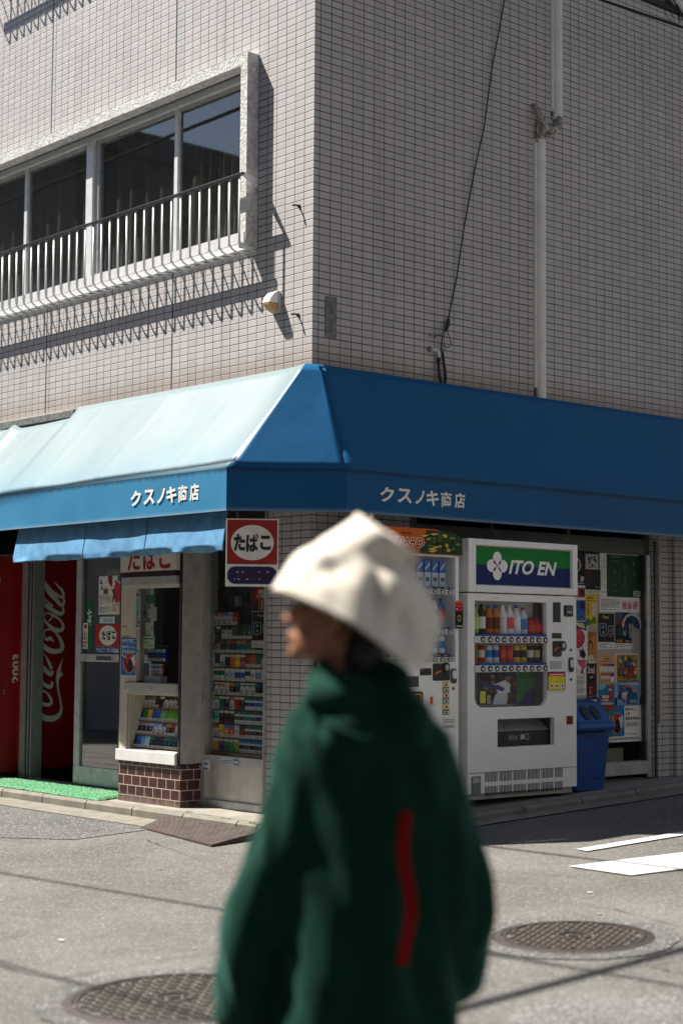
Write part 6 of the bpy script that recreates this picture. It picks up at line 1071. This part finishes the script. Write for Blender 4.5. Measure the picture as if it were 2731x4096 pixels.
def folds(p, n):
    q = MPI @ p; a = .020*mnoise.noise(Vector((q.x*12, q.y*3.0, q.z*9)))+.010*mnoise.noise(Vector((q.x*22+q.y*9, q.y*7, q.z*20)))
    a += .010*math.sin(q.x*46+q.y*6+2*mnoise.noise(Vector((q.x*5, q.y*4, q.z*5))))*max(0, min(1, (1.2-q.y)/.4))
    return p+n*a
HO = fuse(b, 'hooded_top', PB, .007, 6, folds)
pb_ = M['hoodie'].node_tree.nodes['Principled BSDF']; pb_.inputs['Sheen Weight'].default_value = .22; pb_.inputs['Sheen Roughness'].default_value = .4; pb_.inputs['Sheen Tint'].default_value = (.25, .75, .58, 1)
from mathutils.bvhtree import BVHTree
bv = BVHTree.FromPolygons([v.co+Vector(HO['_o']) for v in HO.data.vertices], [tuple(p.vertices) for p in HO.data.polygons])
wv = Vector((PU.y, -PU.x, 0)); rows_ = []
pts = [(1.090, .098), (1.05, .094), (1.01, .092), (.97, .098), (.945, .104), (.91, .110), (.88, .110), (.85, .104), (.82, .096), (.79, .093)]
for (v0, a0), (v1, a1_) in zip(pts, pts[1:]):
    for t in (0, .34, .67): rows_.append((v0+(v1-v0)*t, a0+(a1_-a0)*t))
rows_.append(pts[-1]); vs = []
for v, a in rows_:
    for e in (-.012, -.004, .004, .012):
        h = bv.ray_cast(MP @ Vector((a+e, v, .6)), -wv)[0]; vs.append((h if h else MP @ Vector((a+e, v, .16)))+wv*.003)
b = MB(); b.add(vs, [(j*4+i, j*4+i+1, j*4+i+5, j*4+i+4) for j in range(len(rows_)-1) for i in range(3)], M['redstripe']); b.build('back_stripe', HO, smooth=True, solid=.002)
b = MB(MP); b.tube([(-.235+.03*math.cos(t), .655, -.03+.0*t) for t in (0, .1)]+[(-.2, .65, -.03)], .01, hd, 6) if False else None
rim_ = []
for i in range(25):                                                 # piped edge of the hood lying on the shoulders
    a = R(200+140*i/24); p0 = Vector((.012+.128*math.cos(a)*-1, 1.262-.03*math.sin(math.pi*i/24)+.05*abs(i-12)/12, 0))
    h = bv.ray_cast(MP @ Vector((p0.x, p0.y, .6)), -wv)[0]
    if h: rim_.append(h+wv*.002)
b = MB(); b.tube(rim_, .006, hd, 6); b.build('hood_edge', HO, smooth=True)
b = MB(MP); nt_ = 72
def hatring(k, t):
    c, s_ = math.cos(t), math.sin(t); dg = (math.degrees(t)+180) % 360-180
    rim = Vector((-.003+.182*c, 1.513-.13*(.182*c)-.040*s_*s_-.100*math.exp(-((dg-42)/34)**2)+.008*math.sin(3*t+1), .168*s_))
    base_ = Vector((.012+.112*c, 1.592-.30*.112*c-.010*s_*s_, .102*s_)); top_ = Vector((.064+.066*c, 1.644-.047*c+.006*math.sin(2*t+.6), .078*s_)); ctr = Vector((.066, 1.652, 0))
    if k <= 1: p = rim.lerp(base_, k); p += Vector((-.004*c, .015*math.sin(math.pi*k), .004*s_))
    elif k <= 2: p = base_.lerp(top_, k-1)-Vector((c, 0, s_))*.010*math.sin(math.pi*(k-1))
    else: p = top_.lerp(ctr, k-2)
    q = p*14; a = .007*mnoise.noise(q)+.004*mnoise.noise(p*33)-.016*math.exp(-((dg-70)/16)**2-((k-1.25)/.22)**2)-.012*math.exp(-((dg-28)/12)**2-((k-1.55)/.25)**2)
    p = p+Vector((c, .35, s_))*a
    if s_ > -.2:                                                     # creases pressed into the crown and brim
        for du, dv, am, su, sv in ((-.05, 1.574, .026, .034, .013), (.10, 1.598, .040, .022, .018), (.036, 1.512, .045, .016, .030), (.085, 1.455, .03, .018, .03), (.075, 1.54, -.016, .02, .03), (-.01, 1.53, -.010, .035, .018), (.02, 1.635, -.014, .03, .02)):
            p.z -= am*math.exp(-((p.x-du)/su)**2-((p.y-dv)/sv)**2)
    return p
ks = [0, .04]+[.2*i for i in range(1, 15)]+[2.98]
b.add([hatring(k, 2*math.pi*i/nt_) for k in ks for i in range(nt_)], [(j*nt_+i, (j+1)*nt_+i, (j+1)*nt_+(i+1) % nt_, j*nt_+(i+1) % nt_) for j in range(len(ks)-1) for i in range(nt_)]+[tuple(range((len(ks)-1)*nt_, len(ks)*nt_))], M['hat'])
HT = b.build('bucket_hat', PB, smooth=True, solid=.004)
b = MB(MP); b.tube([hatring(1.02, 2*math.pi*i/nt_)+Vector((math.cos(2*math.pi*i/nt_), 0, math.sin(2*math.pi*i/nt_)))*.002 for i in range(nt_+1)], .0025, M['hat'], 6); b.build('hat_seam', HT, smooth=True)
b = MB(MP); tr = M['trouser']
ball(b, (.015, .66, .0), (.175, .12, .125), tr)
for s_ in (-1, 1): limb(b, [(.015+.085*s_, .66, 0, .105), (.025+.095*s_, .42, -.04*s_, .085), (.03+.10*s_, .14, .04*s_, .075), (.03+.10*s_, .09, .04*s_, .078)], tr)
fuse(b, 'trousers', PB, .010, 4, lambda p, n: p+n*.006*mnoise.noise(p*9))
for s_ in (-1, 1):
    c = Vector((.03+.10*s_, 0, .04*s_)); d = Vector((-.72, 0, -.69)); sd_ = Vector((-.69, 0, .72))
    b = MB(MP)
    for f, r, h in ((-.05, .038, .055), (.0, .042, .062), (.06, .042, .045), (.12, .043, .034), (.165, .036, .028)): ball(b, c+d*f+Vector((0, .03+h*.35, 0)), (r, h*.7+.012, r), M['shoe'], 14)
    ST = fuse(b, 'shoe', PB, .007, 5)
    b = MB(MP); P = [c+d*f+sd_*e for f, e in ((-.09, -.02), (-.06, -.038), (.05, -.042), (.14, -.044), (.19, -.025), (.20, .0), (.19, .025), (.14, .044), (.05, .042), (-.06, .038), (-.09, .02))]
    b.add([p+Vector((0, .004, 0)) for p in P]+[p+Vector((0, .026, 0)) for p in P], [tuple(range(10, -1, -1)), tuple(range(11, 22))]+[(i, (i+1) % 11, 11+(i+1) % 11, 11+i) for i in range(11)], M['sole']); b.build('sole', ST)
for o in bpy.data.objects:
    if '_o' in o: del o['_o']
